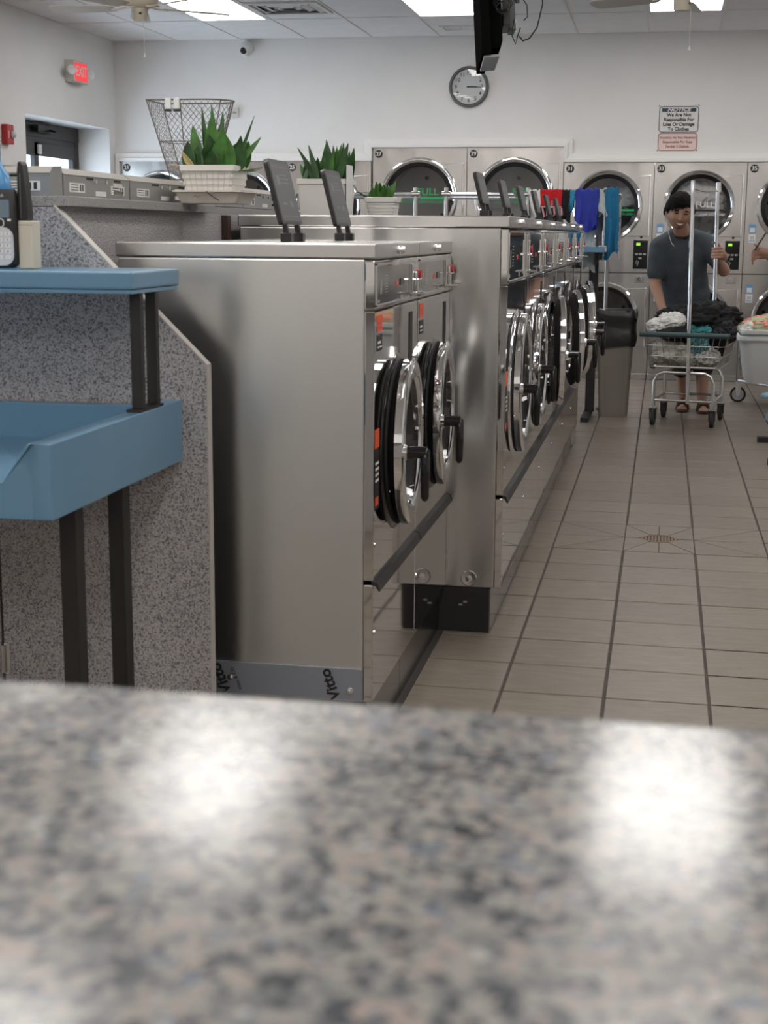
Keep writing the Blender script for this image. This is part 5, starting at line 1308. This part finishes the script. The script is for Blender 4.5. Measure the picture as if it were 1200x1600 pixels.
# ================================================================== CEILING FANS
def fan(loc, label, rot):
    F = thing('ceiling_fan', label, 'ceiling fan', loc, rot)
    drop = ZC - loc[2]
    MB().tube([(0, 0, .10), (0, 0, drop - .002)], .016, 12).build('downrod', 'fan_cream', F, smooth=True)
    MB().lathe([(.0001, drop - .001), (.07, drop - .001), (.06, drop - .05), (.02, drop - .07)], (0, 0, 0), 'z', 24).build('canopy', 'fan_cream', F, smooth=True)
    mt = MB().lathe([(.02, .13), (.08, .12), (.115, .09), (.125, .05), (.118, .012), (.09, -.012), (.06, -.018), (.0001, -.018)], (0, 0, 0), 'z', 36).build('motor', 'fan_cream', F, smooth=True)
    for k in range(18):
        t = 2 * PI * k / 18; b = MB(); b.box(.086, .108, -.004, .004, -.0085, -.0015); b.xf(Matrix.Rotation(t, 4, 'Z') @ Matrix.Rotation(-.35, 4, 'Y')); b.build('vent_slot', 'brown_dark', mt)
    sw = MB().lathe([(.058, -.018), (.050, -.035), (.050, -.085), (.044, -.096), (.0001, -.098)], (0, 0, 0), 'z', 28).build('switch_housing', 'fan_cream', F, smooth=True)
    MB().box(-.008, .008, -.054, -.049, -.060, -.048).build('switch', 'brown_dark', sw)
    for k in range(5):
        A = Matrix.Rotation(2 * PI * k / 5 + .3, 4, 'Z')
        br = MB(); br.box(.09, .19, -.018, .018, -.004, .004); br.xf(A @ Matrix.Rotation(.12, 4, 'Y')); bo = br.build('blade_arm', 'fan_cream', F, bevel=.002)
        bl = MB().prism([(.17, -.045), (.24, -.06), (.55, -.070), (.60, -.055), (.615, 0), (.60, .055), (.55, .070), (.24, .06), (.17, .045)], -.018, -.011, 'z').xf(A @ Matrix.Rotation(.20, 4, 'X')); bl.build('blade', 'fan_blade', F, bevel=.0015)
    ch = MB().tube([(.02, -.05, -.07), (.022, -.052, -.30)], .0016, 6).build('pull_chain', 'fan_cream', F)
    MB().lathe([(.0001, -.335), (.009, -.33), (.006, -.31), (.002, -.30)], (.022, -.052, 0), 'z', 12).build('chain_pull', 'white_plastic', ch, smooth=True)
    return F
fan((-3.41, 9.5, 2.725), 'cream ceiling fan at the upper left, above the doorway side', .35)
fan((.045, 9.5, 2.72), 'cream ceiling fan at the upper right, in front of the right light panel', 1.15)

# ================================================================== TELEVISION ON CEILING MOUNT
tv = thing('television', 'black television hanging from the ceiling, seen from its edge and back', 'television', (-.895, 8.0, 2.215))
X_ = Matrix.Rotation(math.radians(-4), 4, 'Y') @ Matrix.Rotation(math.radians(9), 4, 'Z') @ Matrix.Translation((-.03, 0, 0))
MB().box(-.062, -.012, -.05, .85, .0, .56).xf(X_).build('screen_case', 'tv_black', tv, bevel=.006)
MB().prism([(-.012, .03), (.040, .03), (.052, .07), (.052, .30), (.02, .48), (-.012, .54)], .0, .78, 'y').xf(X_).build('back_shell', 'tv_black', tv, bevel=.006)
MB().box(-.050, .032, -.01, .60, -.014, .0).xf(X_).build('base_bar', 'grey_metal', tv, bevel=.003)
MB().box(.066, .104, .12, .42, .16, .43).xf(X_).build('mount_plate', 'black_plastic', tv, bevel=.003)
MB().tube([(.05, .3, .30), (.07, .3, ZC - 2.215)], .02, 12).build('mount_pole', 'black_paint', tv, smooth=True)
MB().box(.10, .135, .16, .36, .14, .42).xf(X_).build('media_box', 'black_gloss', tv, bevel=.003)
for x in (.015, .03): MB().tube([(x, .1, .38), (x - .005, .12, .60), (x - .01, .14, ZC - 2.215)], .006, 8).build('mount_strut', 'black_paint', tv, smooth=True)
cb_ = MB()
for k in range(3):
    cb_.tube([(.036 + .050 * math.cos(t) * (1 - .15 * k) - .02, -.010 - .006 * k, .255 + .035 * math.sin(t) * (1 - .1 * k) - .012 * k) for t in [2 * PI * i / 24 for i in range(24)]], .0035, 6, closed=True)
cb_.build('cable_coil', 'black_plastic', tv, smooth=True)
MB().tube([(.095, .1, .10), (.115, .08, .075), (.15, .07, .085), (.19, .07, .14), (.215, .08, .26), (.205, .1, .38), (.17, .14, .47), (.12, .2, .55), (.08, .28, .62)], .004, 8).build('cable', 'black_plastic', tv, smooth=True)
MB().tube([(.07, .05, .18), (.06, .05, .10), (.08, .05, .055), (.09, .06, .10), (.10, .08, .14)], .0035, 8).build('cable', 'black_plastic', tv, smooth=True)
MB().tube([(.10, .1, .30), (.13, .1, .26), (.135, .1, .20), (.115, .1, .18)], .003, 8).build('cable', 'black_plastic', tv, smooth=True)

# ================================================================== WALL THINGS
ck = thing('wall_clock', 'round wall clock with a dark rim and white face', 'clock', (-1.767, YB, 2.567))
MB().lathe([(.150, -.030), (.158, -.040), (.172, -.040), (.178, -.030), (.178, 0), (.150, 0)], (0, 0, 0), 'y', 56, closed=True).build('rim', 'grey_lid', ck, smooth=True)
MB().lathe([(.0001, -.018), (.155, -.018)], (0, 0, 0), 'y', 48).build('dial', 'white_label', ck)
for h_ in range(1, 13):
    a = PI / 2 - h_ * PI / 6; text('numeral', str(h_), .048, frame_to((.118 * math.cos(a), -.0186, .118 * math.sin(a)), (1, 0, 0), (0, 0, 1)), 'ink', ck, ext=.0002, bold=.0006)
for ang, L_, w_, nm in ((PI / 2 - math.radians(90 + 1), .075, .010, 'hour_hand'), (PI / 2 - math.radians(92), .110, .006, 'minute_hand')):
    b = MB(); b.box(-.02, L_, -.001, .001, -w_ / 2, w_ / 2); b.xf(Matrix.Translation((0, -.021 if nm[0] == 'h' else -.024, 0)) @ Matrix.Rotation(-ang, 4, 'Y')); b.build(nm, 'ink', ck)
MB().lathe([(.0001, -.0265), (.007, -.026), (.007, -.018)], (0, 0, 0), 'y', 12).build('hub', 'ink', ck, smooth=True)
MB().lathe([(.0001, -.033), (.08, -.0325), (.152, -.030)], (0, 0, 0), 'y', 48).build('crystal', 'glass_clock', ck, smooth=True)

sg = thing('notice_sign', 'white NOTICE sign in English and Spanish on the back wall', 'sign', (.078, YB, 2.2), 0)
MB().prism([(-.175, -.195), (.172, -.195), (.176, .198), (-.171, .192)], -.004, 0, 'y').build('board', 'white_label', sg)
def outline(cx, cz, w_, h_, m, nm):
    MB().tube([(p[0] + cx, -.0045, p[1] + cz) for p in rrect(w_, h_, .025, 4)], .0032, 6, closed=True).build(nm, m, sg)
outline(.002, .075, .335, .215, 'ink', 'border'); 
MB().prism([(p[0] - .002, p[1] - .117) for p in rrect(.330, .145, .022, 4)], -.0046, -.004, 'y').build('lower_field', 'sign_pink', sg)
outline(-.002, -.117, .330, .145, 'ink_red', 'border')
MB().box(-.145, .148, -.0052, -.004, .138, .170).build('heading_bar', 'navy_ink', sg)
ft_ = lambda x, z, y=-.0058: frame_to((x, y, z), (1, 0, 0), (0, 0, 1))
text('lettering', 'NOTICE', .036, ft_(.0, .154), 'ink_white', sg, bold=.0012, shear=.25, sx=1.5)
for i, s in enumerate(('We Are Not', 'Responsible For', 'Loss Or Damage', 'To Clothes')): text('lettering', s, .040, ft_(.002, .112 - i * .040), 'ink', sg, bold=.0014, sx=.98)
for i, s in enumerate(('Nosotros No Nos Hacemos', 'Responsables Por Ropa', 'Perdida O Dañada')): text('lettering', s, .031, ft_(-.002, -.080 - i * .038, -.0052), 'ink_red', sg, bold=.0008, sx=.86)
for x, z in ((-.168, .188), (.170, .192), (-.170, -.188), (.166, -.188)): MB().lathe([(.0001, -.008), (.005, -.006), (.006, -.004)], (x, 0, z), 'y', 10).build('screw', 'grey_lid', sg, smooth=True)

cm = thing('security_camera', 'small white dome camera high on the back wall', 'camera', (-3.807, YB, 2.905))
MB().lathe([(.0001, -.03), (.055, -.03), (.062, -.022), (.062, 0)], (0, 0, .025), 'y', 24).build('base', 'camera_white', cm, smooth=True)
MB().ball((0, -.055, .0), .055, 22, 14).build('ball', 'camera_white', cm, smooth=True)
MB().lathe([(.0001, -.112), (.022, -.110), (.030, -.104), (.030, -.09)], (-.012, 0, -.008), 'y', 20).build('lens', 'black_gloss', cm, smooth=True)

wo = thing('wall_box', 'small cream box on the back wall behind the wire basket', 'wall box', (-3.93, YB, 2.36))
MB().box(-.035, .035, -.03, 0, -.045, .045).build('case', 'exit_body', wo, bevel=.006)
MB().box(-.02, .02, -.032, -.029, -.008, .008).build('badge', 'grey_metal_light', wo)

ex = thing('exit_sign', 'red lit EXIT sign with emergency lamp heads on the left wall', 'exit sign', (XL, 12.42, 2.628), 0)
MB().box(0, .085, -.16, .16, -.09, .09).build('case', 'exit_body', ex, bevel=.008)
MB().box(.0855, .088, -.14, .14, -.075, .075).build('face', 'exit_glow', ex)
text('lettering', 'EXIT', .12, frame_to((.0885, 0, 0), (0, 1, 0), (0, 0, 1)), 'white_label', ex, bold=.002)
for s in (-1, 1):
    h_ = MB().tube([(.045, s * .155, .0), (.06, s * .20, .0)], .012, 8).build('lamp_arm', 'exit_body', ex, smooth=True)
    MB().lathe([(.0001, -.03), (.026, -.02), (.042, .02), (.040, .026), (.0001, .02)], (0, 0, 0), 'x', 18).xf(Matrix.Translation((.075, s * .215, 0)) @ Matrix.Rotation(-.6 * 1, 4, 'Z')).build('lamp_head', 'white_plastic', h_, smooth=True)
al = thing('fire_alarm', 'red fire alarm strobe on the left wall', 'fire alarm', (XL, 11.03, 2.02))
MB().box(0, .05, -.06, .06, -.075, .075).build('case', 'red_plastic', al, bevel=.006)
MB().ball((.055, .03, .0), .03, 14, 10).build('strobe', 'silver_plastic', al, smooth=True)
text('lettering', 'FIRE', .03, frame_to((.0505, -.03, 0), (0, 0, 1), (0, -1, 0)), 'ink_white', al)

# ================================================================== RIGHT SIDE OF THE ROOM (out of view, added for the washer fronts to mirror)
rt2 = folding_table('folding_table', 'added blue folding table out of view right of the aisle, for the washer doors to mirror', (2.75, 5.0, 0), 1.35)
rk = thing('garment_rack', 'added wheeled rack with dark clothes out of view right of the aisle, for the washer panels to mirror', 'garment rack', (1.75, 6.6, 0))
for y in (-.6, .6):
    MB().tube([(0, y, .05), (0, y, 1.62)], .015, 8).build('post', 'chrome_dull', rk, smooth=True)
    MB().box(-.25, .25, y - .02, y + .02, .0, .05).build('foot', 'chrome_dull', rk, bevel=.003)
MB().tube([(0, -.62, 1.6), (0, .62, 1.6)], .015, 8).build('hang_bar', 'chrome_dull', rk, smooth=True)
for k, (m_, nm) in enumerate((('cloth_black', 'black coat'), ('cloth_charcoal', 'charcoal coat'), ('brown_dark', 'brown leather coat'), ('cloth_black', 'long black jacket'), ('cloth_grey', 'grey jacket'))):
    y = -.44 + k * .2; b = MB()
    ct_ = MB().grid(lambda u, v: (.24 * math.cos(2 * PI * u) * (.55 + .45 * min(1, v * 6)) * (1 + .08 * math.sin(9 * u * 2 * PI)), y + .055 * math.sin(2 * PI * u), 1.56 - (.85 + .06 * k) * v), 28, 12)
    o = ct_.build('hanging_coat', m_, smooth=True, solid=.004); o.location = (1.75, 6.6, 0); tag(o, nm + ' on the added wheeled rack out of view right of the aisle', 'clothing', 'coats on the added wheeled rack')
